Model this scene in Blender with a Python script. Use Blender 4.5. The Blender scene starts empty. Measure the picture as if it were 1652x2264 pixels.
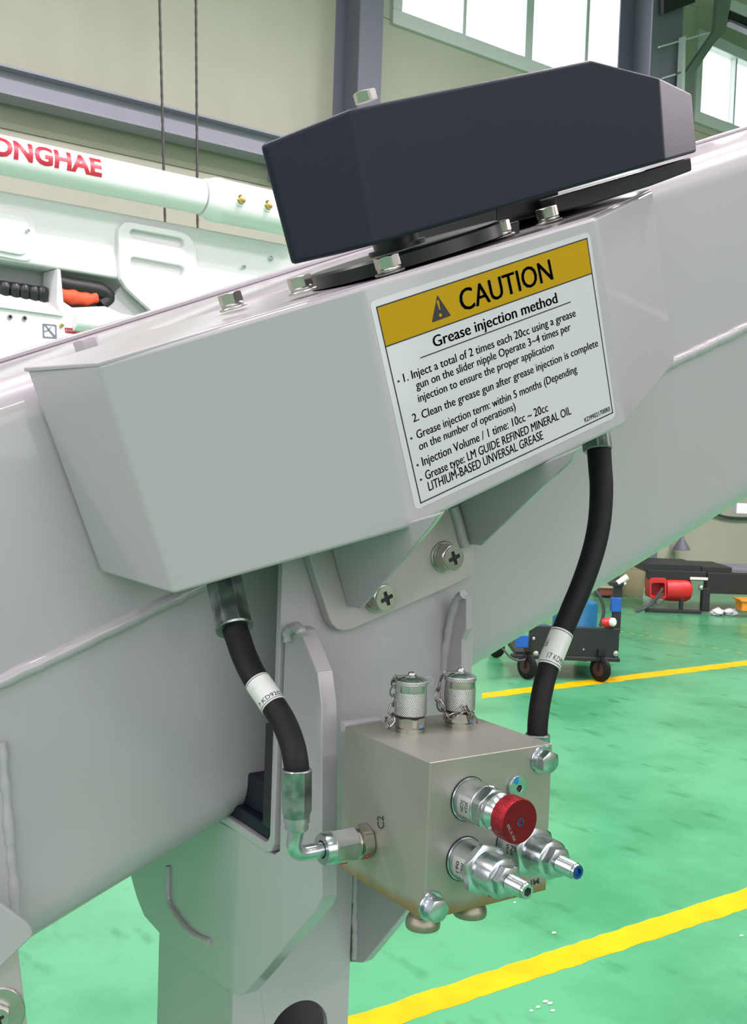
import bpy, bmesh, math, random
from mathutils import Vector as V, Matrix
random.seed(7)
SC = bpy.context.scene
COL = SC.collection
# ------------------------------------------------------------------ camera
F = 2400.0; CX, CY = 826.0, 1132.0; CAMH = 1.5
N = V((-.7, 20.0, 1.0)).normalized()                 # world down, seen from the camera (x right, y down, z forward)
UX = V((1.51, -.05 + .035*1.51, 1.0)); UX = (UX - N*UX.dot(N)).normalized()   # boom heading = world X
VY = (-N).cross(UX)                                   # world Y
UP = -N
C = V((0, 0, CAMH))
def cv2w(c): return V((UX.dot(c), VY.dot(c), UP.dot(c)))
def ray(px, py): return cv2w(V(((px-CX)/F, (py-CY)/F, 1.0)))
def at(px, py, d): return C + ray(px, py)*d
def onp(px, py, p0, n):
    r = ray(px, py); return C + r*((p0-C).dot(n)/r.dot(n))
def onX(px, py, x): return onp(px, py, V((x,0,0)), V((1,0,0)))
def onY(px, py, y): return onp(px, py, V((0,y,0)), V((0,1,0)))
def onZ(px, py, z): return onp(px, py, V((0,0,z)), V((0,0,1)))
cam = bpy.data.cameras.new('camera'); co = bpy.data.objects.new('camera', cam); COL.objects.link(co)
cr, cd, cf = cv2w(V((1,0,0))), cv2w(V((0,1,0))), cv2w(V((0,0,1)))
co.matrix_world = Matrix(((cr.x,-cd.x,-cf.x,C.x),(cr.y,-cd.y,-cf.y,C.y),(cr.z,-cd.z,-cf.z,C.z),(0,0,0,1)))
cam.sensor_fit = 'VERTICAL'; cam.sensor_height = 36.0; cam.lens = F/2264.0*36.0
cam.clip_start = .05; cam.clip_end = 200
cam.dof.use_dof = True; cam.dof.focus_distance = .82; cam.dof.aperture_fstop = 55
SC.camera = co
# ------------------------------------------------------------------ light
SC.view_settings.view_transform = 'Standard'; SC.view_settings.look = 'None'
SC.view_settings.exposure = -0.9; SC.view_settings.gamma = 1.0
try: SC.view_settings.use_curve_mapping = False
except Exception: pass
SC.cycles.use_denoising = True
SC.cycles.max_bounces = 6; SC.cycles.diffuse_bounces = 4; SC.cycles.transparent_max_bounces = 12
SC.cycles.sample_clamp_indirect = 4.0
W = bpy.data.worlds.new('sky'); SC.world = W; W.use_nodes = True
W.node_tree.nodes['Background'].inputs[0].default_value = (.96, .93, 1, 1)
W.node_tree.nodes['Background'].inputs[1].default_value = 7.0
CEIL_Z = 9.0
LAMPS = [(x, y) for x in (-4.0, .2, 4.4, 8.6, 13.0) for y in (-3.6, .6, 3.7)]
LAMP_W = {-3.6: 130, .6: 275, 3.7: 500}; LAMP_Z = 6.6
# ------------------------------------------------------------------ materials
def mat(name, col, rough=.5, metal=0.0, coat=0.0, noise=0.0, nscale=20.0, bump=0.0, bscale=200.0, emit=None, spec=.5, col2=None):
    m = bpy.data.materials.new(name); m.use_nodes = True
    nt = m.node_tree; b = nt.nodes['Principled BSDF']
    b.inputs['Base Color'].default_value = (*col, 1); b.inputs['Roughness'].default_value = rough
    b.inputs['Metallic'].default_value = metal; b.inputs['Coat Weight'].default_value = coat
    b.inputs['Coat Roughness'].default_value = .06; b.inputs['Specular IOR Level'].default_value = spec
    tc = nt.nodes.new('ShaderNodeTexCoord')
    if noise or col2:
        n = nt.nodes.new('ShaderNodeTexNoise'); n.inputs['Scale'].default_value = nscale; n.inputs['Detail'].default_value = 5
        nt.links.new(tc.outputs['Object'], n.inputs['Vector'])
        r = nt.nodes.new('ShaderNodeValToRGB')
        r.color_ramp.elements[0].position = .35; r.color_ramp.elements[1].position = .65
        c2 = col2 or tuple(max(0, c*(1-noise)) for c in col)
        r.color_ramp.elements[0].color = (*c2, 1); r.color_ramp.elements[1].color = (*col, 1)
        nt.links.new(n.outputs['Fac'], r.inputs[0]); nt.links.new(r.outputs[0], b.inputs['Base Color'])
    if bump:
        n2 = nt.nodes.new('ShaderNodeTexNoise'); n2.inputs['Scale'].default_value = bscale; n2.inputs['Detail'].default_value = 2
        nt.links.new(tc.outputs['Object'], n2.inputs['Vector'])
        bp = nt.nodes.new('ShaderNodeBump'); bp.inputs['Strength'].default_value = bump; bp.inputs['Distance'].default_value = .001
        nt.links.new(n2.outputs['Fac'], bp.inputs['Height']); nt.links.new(bp.outputs[0], b.inputs['Normal'])
    if emit:
        b.inputs['Emission Color'].default_value = (*emit[0], 1); b.inputs['Emission Strength'].default_value = emit[1]
    return m
M = {}
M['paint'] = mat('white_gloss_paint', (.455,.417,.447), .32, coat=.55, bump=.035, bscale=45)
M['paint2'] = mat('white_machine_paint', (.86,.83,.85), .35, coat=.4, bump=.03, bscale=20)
M['paint_stain'] = mat('white_paint_with_primer_stain', (.46,.41,.36), .35, coat=.4, col2=(.47,.435,.445), nscale=14)
M['dark'] = mat('anthracite_anodized', (.012,.015,.027), .5, spec=.25, bump=.02, bscale=900)
M['black'] = mat('black_oxide', (.012,.013,.016), .35)
M['blackflat'] = mat('black_paint', (.012,.013,.014), .5)
M['rubber'] = mat('black_rubber', (.007,.007,.008), .6, spec=.25, noise=.3, nscale=60)
M['zinc'] = mat('zinc_plated_steel', (.66,.70,.73), .22, metal=1, noise=.25, nscale=60, bump=.02, bscale=120)
M['zincd'] = mat('crimped_zinc_steel', (.42,.45,.45), .36, metal=1, noise=.6, nscale=70, bump=.05, bscale=150)
M['steel'] = mat('stainless_steel', (.58,.56,.52), .3, metal=1, noise=.15, nscale=50)
M['chain'] = mat('dark_steel_chain', (.30,.28,.26), .32, metal=1)
M['plugm'] = mat('olive_plated_plug', (.30,.28,.21), .4, metal=.8)
M['nickel'] = mat('nickel_plate', (.50,.49,.43), .3, metal=1, noise=.2, nscale=40)
M['red'] = mat('red_anodized', (.30,.014,.022), .3, metal=.75)
M['redpaint'] = mat('red_paint', (.55,.02,.02), .4)
M['redmark'] = mat('red_marking_paint', (.6,.02,.03), .35)
M['blue'] = mat('blue_paint', (.01,.10,.42), .4)
M['bluemark'] = mat('blue_marking_ink', (.01,.22,.62), .4)
M['blueanod'] = mat('blue_zinc', (.05,.14,.42), .25, metal=.9)
M['teal'] = mat('teal_paint', (.012,.13,.26), .4)
M['yellow'] = mat('label_yellow', (.50,.285,.002), .5, spec=.15)
M['labelw'] = mat('label_white', (.63,.60,.655), .3, coat=.4)
M['patch'] = mat('pale_etched_patch', (.50,.50,.49), .4, metal=.4)
M['sleeve'] = mat('sleeve_white', (.62,.63,.61), .35, coat=.3)
M['ink'] = mat('black_ink', (.012,.011,.013), .45)
M['engrave'] = mat('engraved_dark', (.06,.057,.05), .6)
M['whiteink'] = mat('white_engraving', (.9,.82,.82), .5)
M['redtext'] = mat('red_lettering', (.42,.018,.035), .4)
M['brass'] = mat('brass', (.62,.47,.2), .3, metal=1)
M['orange'] = mat('orange_fabric', (.78,.10,.03), .6, noise=.2, nscale=20)
M['orangebox'] = mat('orange_plastic', (.75,.28,.02), .5)
M['steelgrey'] = mat('grey_violet_column_paint', (.17,.175,.22), .5)
M['steelgreen'] = mat('grey_green_brace_paint', (.16,.20,.16), .5)
M['beam'] = mat('grey_beam_paint', (.30,.31,.36), .5)
M['wall'] = mat('beige_wall_panel', (.47,.475,.375), .55, noise=.05, nscale=1.5, bump=.05, bscale=4)
M['frame'] = mat('window_frame_white', (.62,.66,.64), .5)
M['ceil'] = mat('ceiling_sheet', (.55,.56,.54), .7)
M['rope'] = mat('steel_rope', (.06,.058,.055), .5, metal=.3)
M['bin'] = mat('tan_plastic', (.42,.36,.22), .45)
M['binred'] = mat('brown_red_plastic', (.22,.07,.04), .5)
M['foil'] = mat('crumpled_white_plastic', (.75,.75,.78), .4)
M['pinkwhite'] = mat('off_white_metal', (.75,.70,.66), .5)
M['wheelred'] = mat('dark_red_wheel_hub', (.05,.012,.014), .5)
M['greyrub'] = mat('grey_cable', (.05,.06,.06), .5)
M['clear'] = mat('clear_ring', (.5,.5,.52), .25)
M['lamp'] = mat('lamp_diffuser', (.9,.9,.9), .5, emit=((1,1,1), 6))
M['debris'] = mat('pale_debris', (.7,.68,.66), .6)
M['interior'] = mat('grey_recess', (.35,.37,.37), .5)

def floor_mat():
    m = bpy.data.materials.new('green_epoxy_floor'); m.use_nodes = True; nt = m.node_tree; b = nt.nodes['Principled BSDF']
    tc = nt.nodes.new('ShaderNodeTexCoord')
    n = nt.nodes.new('ShaderNodeTexNoise'); n.inputs['Scale'].default_value = 1.6; n.inputs['Detail'].default_value = 7; n.inputs['Roughness'].default_value = .62
    r = nt.nodes.new('ShaderNodeValToRGB'); r.color_ramp.elements[0].position = .36; r.color_ramp.elements[1].position = .56
    r.color_ramp.elements[0].color = (.047,.258,.108,1); r.color_ramp.elements[1].color = (.080,.338,.160,1)
    nt.links.new(tc.outputs['Object'], n.inputs['Vector']); nt.links.new(n.outputs['Fac'], r.inputs[0])
    n2 = nt.nodes.new('ShaderNodeTexNoise'); n2.inputs['Scale'].default_value = 9; n2.inputs['Detail'].default_value = 4
    mp = nt.nodes.new('ShaderNodeMapping'); mp.inputs['Scale'].default_value = (1, .45, 1)
    nt.links.new(tc.outputs['Object'], mp.inputs[0]); nt.links.new(mp.outputs[0], n2.inputs['Vector'])
    r2 = nt.nodes.new('ShaderNodeValToRGB'); r2.color_ramp.elements[0].position = .60; r2.color_ramp.elements[1].position = .72
    r2.color_ramp.elements[0].color = (1,1,1,1); r2.color_ramp.elements[1].color = (.6,.72,.66,1)
    nt.links.new(n2.outputs['Fac'], r2.inputs[0])
    mx = nt.nodes.new('ShaderNodeMix'); mx.data_type = 'RGBA'; mx.blend_type = 'MULTIPLY'; mx.inputs[0].default_value = 1
    nt.links.new(r.outputs[0], mx.inputs[6]); nt.links.new(r2.outputs[0], mx.inputs[7]); nt.links.new(mx.outputs[2], b.inputs['Base Color'])
    b.inputs['Roughness'].default_value = .25; b.inputs['Specular IOR Level'].default_value = .38
    n3 = nt.nodes.new('ShaderNodeTexNoise'); n3.inputs['Scale'].default_value = 5
    bp = nt.nodes.new('ShaderNodeBump'); bp.inputs['Strength'].default_value = .12; bp.inputs['Distance'].default_value = .01
    nt.links.new(tc.outputs['Object'], n3.inputs['Vector']); nt.links.new(n3.outputs['Fac'], bp.inputs['Height']); nt.links.new(bp.outputs[0], b.inputs['Normal'])
    return m
M['floor'] = floor_mat()
M['line'] = mat('yellow_line_paint', (.68,.42,.0), .5, spec=.15, col2=(.62,.36,.0), nscale=9)

def knurl_mat(name, col, metal, rough, scale, axis, centre):
    """diamond knurl as fine relief: two crossed helical waves around an axis (object space)"""
    m = mat(name, col, rough, metal); nt = m.node_tree; b = nt.nodes['Principled BSDF']
    tc = nt.nodes.new('ShaderNodeTexCoord')
    sep = nt.nodes.new('ShaderNodeSeparateXYZ'); sub = nt.nodes.new('ShaderNodeVectorMath'); sub.operation = 'SUBTRACT'
    sub.inputs[1].default_value = centre
    nt.links.new(tc.outputs['Object'], sub.inputs[0]); nt.links.new(sub.outputs[0], sep.inputs[0])
    a, c, h = {'Z': (0,1,2), 'Y': (0,2,1)}[axis]
    at2 = nt.nodes.new('ShaderNodeMath'); at2.operation = 'ARCTAN2'
    nt.links.new(sep.outputs[c], at2.inputs[0]); nt.links.new(sep.outputs[a], at2.inputs[1])
    def lin(sg):
        k1 = nt.nodes.new('ShaderNodeMath'); k1.operation = 'MULTIPLY'; k1.inputs[1].default_value = scale[0]
        nt.links.new(at2.outputs[0], k1.inputs[0])
        k2 = nt.nodes.new('ShaderNodeMath'); k2.operation = 'MULTIPLY_ADD'; k2.inputs[1].default_value = sg*scale[1]
        nt.links.new(sep.outputs[h], k2.inputs[0]); nt.links.new(k1.outputs[0], k2.inputs[2])
        s = nt.nodes.new('ShaderNodeMath'); s.operation = 'SINE'; nt.links.new(k2.outputs[0], s.inputs[0]); return s
    s1, s2 = lin(1), lin(-1)
    mm = nt.nodes.new('ShaderNodeMath'); mm.operation = 'MAXIMUM'
    nt.links.new(s1.outputs[0], mm.inputs[0]); nt.links.new(s2.outputs[0], mm.inputs[1])
    bp = nt.nodes.new('ShaderNodeBump'); bp.inputs['Strength'].default_value = .4; bp.inputs['Distance'].default_value = .0004; bp.invert = True
    nt.links.new(mm.outputs[0], bp.inputs['Height']); nt.links.new(bp.outputs[0], b.inputs['Normal'])
    return m

def block_mat(z0):
    m = mat('nickel_plated_manifold', (.40,.385,.335), .42, metal=.55, noise=.14, nscale=9); nt = m.node_tree; b = nt.nodes['Principled BSDF']
    src = b.inputs['Base Color'].links[0].from_socket
    geo = nt.nodes.new('ShaderNodeNewGeometry'); sep = nt.nodes.new('ShaderNodeSeparateXYZ'); nt.links.new(geo.outputs['Position'], sep.inputs[0])
    n = nt.nodes.new('ShaderNodeTexNoise'); n.inputs['Scale'].default_value = 55; nt.links.new(geo.outputs['Position'], n.inputs['Vector'])
    ad = nt.nodes.new('ShaderNodeMath'); ad.operation = 'MULTIPLY_ADD'; ad.inputs[1].default_value = .012; nt.links.new(n.outputs['Fac'], ad.inputs[0]); nt.links.new(sep.outputs[2], ad.inputs[2])
    mr = nt.nodes.new('ShaderNodeMapRange'); mr.inputs[1].default_value = z0+.0165; mr.inputs[2].default_value = z0+.008; mr.inputs[3].default_value = 0; mr.inputs[4].default_value = .85
    nt.links.new(ad.outputs[0], mr.inputs[0])
    mx = nt.nodes.new('ShaderNodeMix'); mx.data_type = 'RGBA'; mx.inputs[7].default_value = (.30,.17,.045,1)
    nt.links.new(mr.outputs[0], mx.inputs[0]); nt.links.new(src, mx.inputs[6]); nt.links.new(mx.outputs[2], b.inputs['Base Color'])
    return m
def glass_mat():
    m = bpy.data.materials.new('window_glass'); m.use_nodes = True; nt = m.node_tree
    for n in list(nt.nodes): nt.nodes.remove(n)
    o = nt.nodes.new('ShaderNodeOutputMaterial'); mx = nt.nodes.new('ShaderNodeMixShader')
    t = nt.nodes.new('ShaderNodeBsdfTransparent'); g = nt.nodes.new('ShaderNodeBsdfGlossy'); g.inputs['Roughness'].default_value = .03
    mx.inputs[0].default_value = .07
    nt.links.new(t.outputs[0], mx.inputs[1]); nt.links.new(g.outputs[0], mx.inputs[2]); nt.links.new(mx.outputs[0], o.inputs[0])
    return m
M['glass'] = glass_mat()
# ------------------------------------------------------------------ object helpers
ORG = {}
def thing(name, label, cat, loc=V((0,0,0)), group=None):
    o = bpy.data.objects.new(name, None); COL.objects.link(o); o.location = loc; ORG[o] = V(loc)
    o.empty_display_size = .05
    o['label'] = label; o['category'] = cat
    if group: o['group'] = group
    return o
def tag(o, label, cat, group=None):
    o['label'] = label; o['category'] = cat
    if group: o['group'] = group
    return o
def struct(name, loc=V((0,0,0))):
    o = bpy.data.objects.new(name, None); COL.objects.link(o); o.location = loc; ORG[o] = V(loc); o['kind'] = 'structure'; o.empty_display_size = .1
    return o
def fin(bm, name, m, parent=None, bevel=0, seg=2, ang=35, smooth=True, label=None, kind=None, recalc=True, clamp=True):
    if recalc: bmesh.ops.recalc_face_normals(bm, faces=bm.faces[:])
    me = bpy.data.meshes.new(name)
    if parent is not None: org = ORG[parent]
    else:
        org = V((0,0,0)); bb = [v.co for v in bm.verts]
        org = V((sum(v.x for v in bb)/len(bb), sum(v.y for v in bb)/len(bb), min(v.z for v in bb)))
    for v in bm.verts: v.co -= org
    bm.to_mesh(me); bm.free()
    o = bpy.data.objects.new(name, me); COL.objects.link(o)
    if isinstance(m, (list, tuple)):
        for x in m: me.materials.append(x)
    else: me.materials.append(m)
    if parent is not None: o.parent = parent; ORG[o] = org
    else: o.location = org; ORG[o] = org
    if smooth:
        for p in me.polygons: p.use_smooth = True
        me.set_sharp_from_angle(angle=math.radians(ang))
    if bevel:
        md = o.modifiers.new('bevel', 'BEVEL'); md.width = bevel; md.segments = seg; md.limit_method = 'ANGLE'; md.angle_limit = math.radians(22); md.harden_normals = True
        md.use_clamp_overlap = clamp
    if label: o['label'] = label
    if kind: o['kind'] = kind
    return o
def frame(d, hint=None):
    d = d.normalized(); h = hint or (V((0,0,1)) if abs(d.z) < .9 else V((1,0,0)))
    x = (h - d*h.dot(d)).normalized(); return x, d.cross(x)
def prism(bm, pts, vec):
    a = [bm.verts.new(p) for p in pts]; b = [bm.verts.new(p+vec) for p in pts]; n = len(pts)
    bm.faces.new(a); bm.faces.new(b[::-1])
    for i in range(n): bm.faces.new((a[i], b[i], b[(i+1)%n], a[(i+1)%n]))
def prism_holes(bm, pts, holes, vec, bottom=True):
    for off in ((V((0,0,0)), vec) if bottom else (V((0,0,0)),)):
        es = []
        for lp in [pts]+holes:
            vs = [bm.verts.new(p+off) for p in lp]
            es += [bm.edges.new((vs[i], vs[(i+1)%len(vs)])) for i in range(len(vs))]
        bmesh.ops.triangle_fill(bm, edges=es, use_beauty=True)
    for lp in [pts]+holes:
        a = [bm.verts.new(p) for p in lp]; b = [bm.verts.new(p+vec) for p in lp]
        for i in range(len(lp)): bm.faces.new((a[i], b[i], b[(i+1)%len(lp)], a[(i+1)%len(lp)]))
    bmesh.ops.remove_doubles(bm, verts=bm.verts[:], dist=1e-5)
def box(bm, o, x, y, z):
    """box from corner o with edge vectors"""
    prism(bm, [o, o+x, o+x+y, o+y], z)
def wbox(bm, lo, hi):
    box(bm, V(lo), V((hi[0]-lo[0],0,0)), V((0,hi[1]-lo[1],0)), V((0,0,hi[2]-lo[2])))
def lathe(bm, o, d, prof, seg=24, hint=None, rot=0, cap0=True, cap1=True):
    x, y = frame(d, hint); d = d.normalized(); rings = []
    for t, r in prof:
        rings.append([bm.verts.new(o + d*t + (x*math.cos(rot+2*math.pi*i/seg) + y*math.sin(rot+2*math.pi*i/seg))*r) for i in range(seg)])
    for a, b in zip(rings, rings[1:]):
        for i in range(seg): bm.faces.new((a[i], a[(i+1)%seg], b[(i+1)%seg], b[i]))
    if cap0: bm.faces.new(rings[0][::-1])
    if cap1: bm.faces.new(rings[-1])
def cyl(bm, p, q, r, seg=20): lathe(bm, p, q-p, [(0, r), ((q-p).length, r)], seg)
def spline(pts, n=8):
    out = []; P = [pts[0]*2-pts[1]] + list(pts) + [pts[-1]*2-pts[-2]]
    for i in range(1, len(P)-2):
        for k in range(n):
            t = k/n; a, b, c, d = P[i-1], P[i], P[i+1], P[i+2]
            out.append(.5*((2*b) + (c-a)*t + (2*a-5*b+4*c-d)*t*t + (3*b-a-3*c+d)*t**3))
    out.append(pts[-1]); return out
def tube(bm, pts, r, seg=12, closed=False, cap=True):
    n = len(pts); rings = []; x = None
    for i, p in enumerate(pts):
        if closed: d = pts[(i+1)%n]-pts[i-1]
        else: d = pts[min(i+1, n-1)]-pts[max(i-1, 0)]
        d = d.normalized()
        if x is None: x, _ = frame(d)
        x = (x - d*x.dot(d)).normalized(); y = d.cross(x)
        rr = r(i/(n-1)) if callable(r) else r
        rings.append([bm.verts.new(p+(x*math.cos(2*math.pi*k/seg)+y*math.sin(2*math.pi*k/seg))*rr) for k in range(seg)])
    for i in range(n if closed else n-1):
        a, b = rings[i], rings[(i+1)%n]
        for k in range(seg): bm.faces.new((a[k], a[(k+1)%seg], b[(k+1)%seg], b[k]))
    if cap and not closed: bm.faces.new(rings[0][::-1]); bm.faces.new(rings[-1])
def B(): return bmesh.new()
def hexpts(o, d, r, hint=None, rot=0, n=6):
    x, y = frame(d, hint); return [o+(x*math.cos(rot+2*math.pi*i/n)+y*math.sin(rot+2*math.pi*i/n))*r for i in range(n)]
def hexnut(bm, o, d, r, h, hint=None, rot=0, ch=.14, both=False):
    """hexagon with rounded chamfer: 36 sided ring set"""
    x, y = frame(d, hint); dn = d.normalized(); seg = 36
    def hr(a): 
        a = (a-rot) % (math.pi/3) - math.pi/6; return r*math.cos(math.pi/6)/math.cos(a)
    def ringp(t, fn): return [bm.verts.new(o+dn*t+(x*math.cos(2*math.pi*i/seg)+y*math.sin(2*math.pi*i/seg))*fn(2*math.pi*i/seg)) for i in range(seg)]
    c = ch*r; rin = r*.86
    def topz(a): return h - max(0, (hr(a)-rin))*.6
    def ringz(fn, zf): return [bm.verts.new(o+dn*zf(2*math.pi*i/seg)+(x*math.cos(2*math.pi*i/seg)+y*math.sin(2*math.pi*i/seg))*fn(2*math.pi*i/seg)) for i in range(seg)]
    rs = []
    if both: rs += [ringz(lambda a: rin, lambda a: 0), ringz(hr, lambda a: max(0, hr(a)-rin)*.6)]
    else: rs += [ringz(hr, lambda a: 0)]
    rs += [ringz(hr, topz), ringz(lambda a: rin, lambda a: h)]
    for a, b in zip(rs, rs[1:]):
        for i in range(seg): bm.faces.new((a[i], a[(i+1)%seg], b[(i+1)%seg], b[i]))
    bm.faces.new(rs[0][::-1]); bm.faces.new(rs[-1])
def bolt(parent, p, d, r, h, mname='steel', wr=0, wt=.0018, spring=0, cross=False, rot=0, name='hex_bolt', label=None):
    """hex bolt standing on p along d; washers are its sub-parts"""
    d = d.normalized(); z = 0; ws = []
    if wr: ws.append(('washer', wr, z, wt)); z += wt
    if spring: ws.append(('lock_washer', r*.93, z, spring)); z += spring
    bm = B()
    if cross:
        hexnut(bm, p+d*z, d, r, h*.88, rot=rot)
        x, y = frame(d); top = p+d*(z+h*.85)
        a = r*.5; b = r*.13; cr_ = []
        for k in range(4):
            e = x*math.cos(k*math.pi/2+.4)+y*math.sin(k*math.pi/2+.4); f = x*math.cos((k+1)*math.pi/2+.4)+y*math.sin((k+1)*math.pi/2+.4)
            cr_ += [e*a-f*b, e*a+f*b, e*b*1.15+f*b*1.15]
        circ = [(x*math.cos(2*math.pi*i/24)+y*math.sin(2*math.pi*i/24))*r*.85 for i in range(24)]
        bm2 = B(); prism_holes(bm2, [top+c for c in circ], [[top+c for c in cr_]], d*(h*.17))
        me = bpy.data.meshes.new('t'); bm2.to_mesh(me); bm2.free(); bm.from_mesh(me); bpy.data.meshes.remove(me)
    else: hexnut(bm, p+d*z, d, r, h, rot=rot)
    o = fin(bm, name, M[mname], parent, label=label)
    for nm, rr, t, th in ws:
        bm = B(); lathe(bm, p+d*t, d, [(0, rr*.97), (th*.3, rr), (th*.7, rr), (th, rr*.95)], 32); fin(bm, nm, M[mname], o)
    if cross:
        bm = B(); prism(bm, [p+d*(z+h*.89)+c for c in cr_], d*.0001); fin(bm, 'cross_recess', M['blackflat'], o)
    return o
def text_mesh(s, bold=0.0, dup=0.0, res=3, shear=0.0, space=1.0):
    cu = bpy.data.curves.new('t', 'FONT'); cu.body = s; cu.size = 1; cu.resolution_u = res; cu.offset = bold; cu.shear = shear; cu.space_character = space
    ob = bpy.data.objects.new('t', cu); COL.objects.link(ob)
    dg = bpy.context.evaluated_depsgraph_get(); me = bpy.data.meshes.new_from_object(ob.evaluated_get(dg))
    bpy.data.objects.remove(ob); bpy.data.curves.remove(cu)
    bm = B(); bm.from_mesh(me)
    if dup:
        for _k in range(2):
            for v in me.vertices: v.co.x += dup/2
            bm.from_mesh(me)
    bpy.data.meshes.remove(me); return bm
_cap = None
def lettering(s, parent, m, o, x, y, n, name='lettering', bold=0.0, th=.00012, warp=None, shear=0, dup=0.0):
    """flat print: baseline from o along x (full width), cap height vector y, lifted along n"""
    global _cap
    if _cap is None:
        b = text_mesh('H'); _cap = max(v.co.y for v in b.verts); b.free()
    bm = text_mesh(s, bold, dup, shear=shear)
    if warp:
        xs = [v.co.x for v in bm.verts]
        for k in range(1, 5): bmesh.ops.bisect_plane(bm, geom=bm.verts[:]+bm.edges[:]+bm.faces[:], plane_co=(0,_cap*k/5,0), plane_no=(0,1,0))
        nx = 6*len(s)
        for k in range(1, nx): bmesh.ops.bisect_plane(bm, geom=bm.verts[:]+bm.edges[:]+bm.faces[:], plane_co=(min(xs)+(max(xs)-min(xs))*k/nx,0,0), plane_no=(1,0,0))
    x0 = min(v.co.x for v in bm.verts); x1 = max(v.co.x for v in bm.verts)
    for v in bm.verts:
        u, w = (v.co.x-x0)/(x1-x0), v.co.y/_cap
        v.co = warp(u, w) if warp else o + x*u + y*w + n*th
    return fin(bm, name, M[m], parent, recalc=False, smooth=False)
AW = V((math.cos(math.radians(21.7)), 0, math.sin(math.radians(21.7))))   # boom axis
HW = V((AW.z, 0, -AW.x))                                                   # down, square to the boom
YH = V((0,1,0))
def HP(s, y, q): return C + AW*s + YH*y + HW*q
def sq(p): p = p-C; return p.dot(AW), p.y, p.dot(HW)
def onq(px, py, q): return onp(px, py, C+HW*q, HW)
# ================================================================== structure
G = V((0,0,0))
bm = B(); wbox(bm, (-14,-8,-.2), (40,16,0)); floor = fin(bm, 'floor', M['floor'], smooth=False, kind='structure')
def floor_line(up, lo, nm, wob, name='painted_line'):
    bm = B(); p0, p1 = [onZ(*q, 0) for q in up]; q0, q1 = [onZ(*q, 0) for q in lo]
    pa, pb = [], []
    for i in range(nm+1):
        t = -2.0 + 6.0*i/nm
        pa.append(p0+(p1-p0)*t + V((0,random.uniform(-wob,wob),.0006))); pb.append(q0+(q1-q0)*t + V((0,random.uniform(-wob,wob),.0006)))
    va = [bm.verts.new(p) for p in pa]; vb = [bm.verts.new(p) for p in pb]
    for i in range(nm): bm.faces.new((va[i], va[i+1], vb[i+1], vb[i]))
    fin(bm, name, M['line'], floor, smooth=False)
floor_line([(769,2249),(1652,1963)], [(812,2288),(1652,2009)], 260, .004)
# far line: starts at its broken end beside the couplings
p0, p1 = onZ(1070,1532,0), onZ(1652,1460,0); q0, q1 = onZ(1070,1544,0), onZ(1652,1471,0)
bm = B(); va, vb = [], []
for i in range(161):
    t = -.006+3.2*i/160
    va.append(bm.verts.new(p0+(p1-p0)*t+V((0,random.uniform(-.006,.006),.0006)))); vb.append(bm.verts.new(q0+(q1-q0)*t+V((0,random.uniform(-.006,.006),.0006))))
for i in range(160): bm.faces.new((va[i], va[i+1], vb[i+1], vb[i]))
fin(bm, 'painted_line', M['line'], floor, smooth=False)
for a, b, w, mm in (((1370,1396),(1652,1446),.035,'debris'),):
    bm = B(); p, q = onZ(*a,0), onZ(*b,0); n = V((0,0,1)).cross(q-p).normalized()*w; z = V((0,0,.0005))
    for i in range(0, 24, 2):
        s, e = p+(q-p)*(i/24), p+(q-p)*((i+.5+random.random()*.5)/24)
        bm.faces.new([bm.verts.new(c) for c in (s+z, e+z, e+n*.35+z, s+n*.35+z)])
    fin(bm, 'worn_line', M['line'], floor, smooth=False, kind='stuff')
bm = B()
for px, py, r in ((1225,2064,.006),(1138,1996,.004),(1640,2070,.005),(1206,2216,.006),(1216,2220,.006),(1190,2228,.005),(1222,2236,.005),(1175,2236,.004)):
    p = onZ(px, py, 0); bmesh.ops.create_icosphere(bm, subdivisions=1, radius=r, matrix=Matrix.Translation(p+V((0,0,r*.4))) @ Matrix.Diagonal((1.6,1,.5,1)))
fin(bm, 'floor_debris', M['debris'], floor, kind='stuff')

# back wall, set slightly askew to the boom
WP = at(1430,1288,14.1); WP.z = 0
WD = cv2w(V((1.248, -.05+.035*1.248, 1))); WD.z = 0; WD.normalize(); WN = V((WD.y,-WD.x,0))   # WN towards the room
def onW(px, py, off=0): return onp(px, py, WP+WN*off, WN)
def WL(p): d = p-WP; return d.dot(WD), d.z
def WPt(s, z, off=0): return WP+WD*s+V((0,0,z))+WN*off
def wrect(bm, s0, s1, z0, z1, o0, o1):
    prism(bm, [WPt(s0,z0,o0), WPt(s1,z0,o0), WPt(s1,z1,o0), WPt(s0,z1,o0)], WN*(o1-o0))
wb = struct('wall_back', WP)
sl, zl = WL(onW(866,44)); s_r1, _ = WL(onW(1418,60)); zt1 = WL(onW(1424,18))[1]
s2l, z2l = WL(onW(1532,262)); zt2 = WL(onW(1590,96))[1]
zs = zl; zt = max(zt1, zs+1.6)
print('wall', sl, zl, s_r1, zt1, s2l, z2l, zt2)
z2t = zt2
win = [(sl, s_r1, zs, zt), (s2l, s2l+ (s_r1-sl), z2l, z2t)]
cuts = sorted([(a, b, c, d) for a, b, c, d in win])
S0, S1 = WL(V((-10,0,0)))[0]-1.0, 24.0
def panel_row(z0, z1, s0, s1):
    bm = B(); wrect(bm, s0, s1, z0+.002, z1-.002, -.12, 0); fin(bm, 'wall_panel', M['wall'], wb, bevel=.004, seg=1)
zz = [0, 1.0, 2.0, 3.0, 4.0, zs]
for z0, z1 in zip(zz, zz[1:]):
    if z1-z0 > .1: panel_row(z0, z1, S0, S1)
segs = [(S0, sl), (s_r1, s2l), (win[1][1], S1)]
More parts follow.
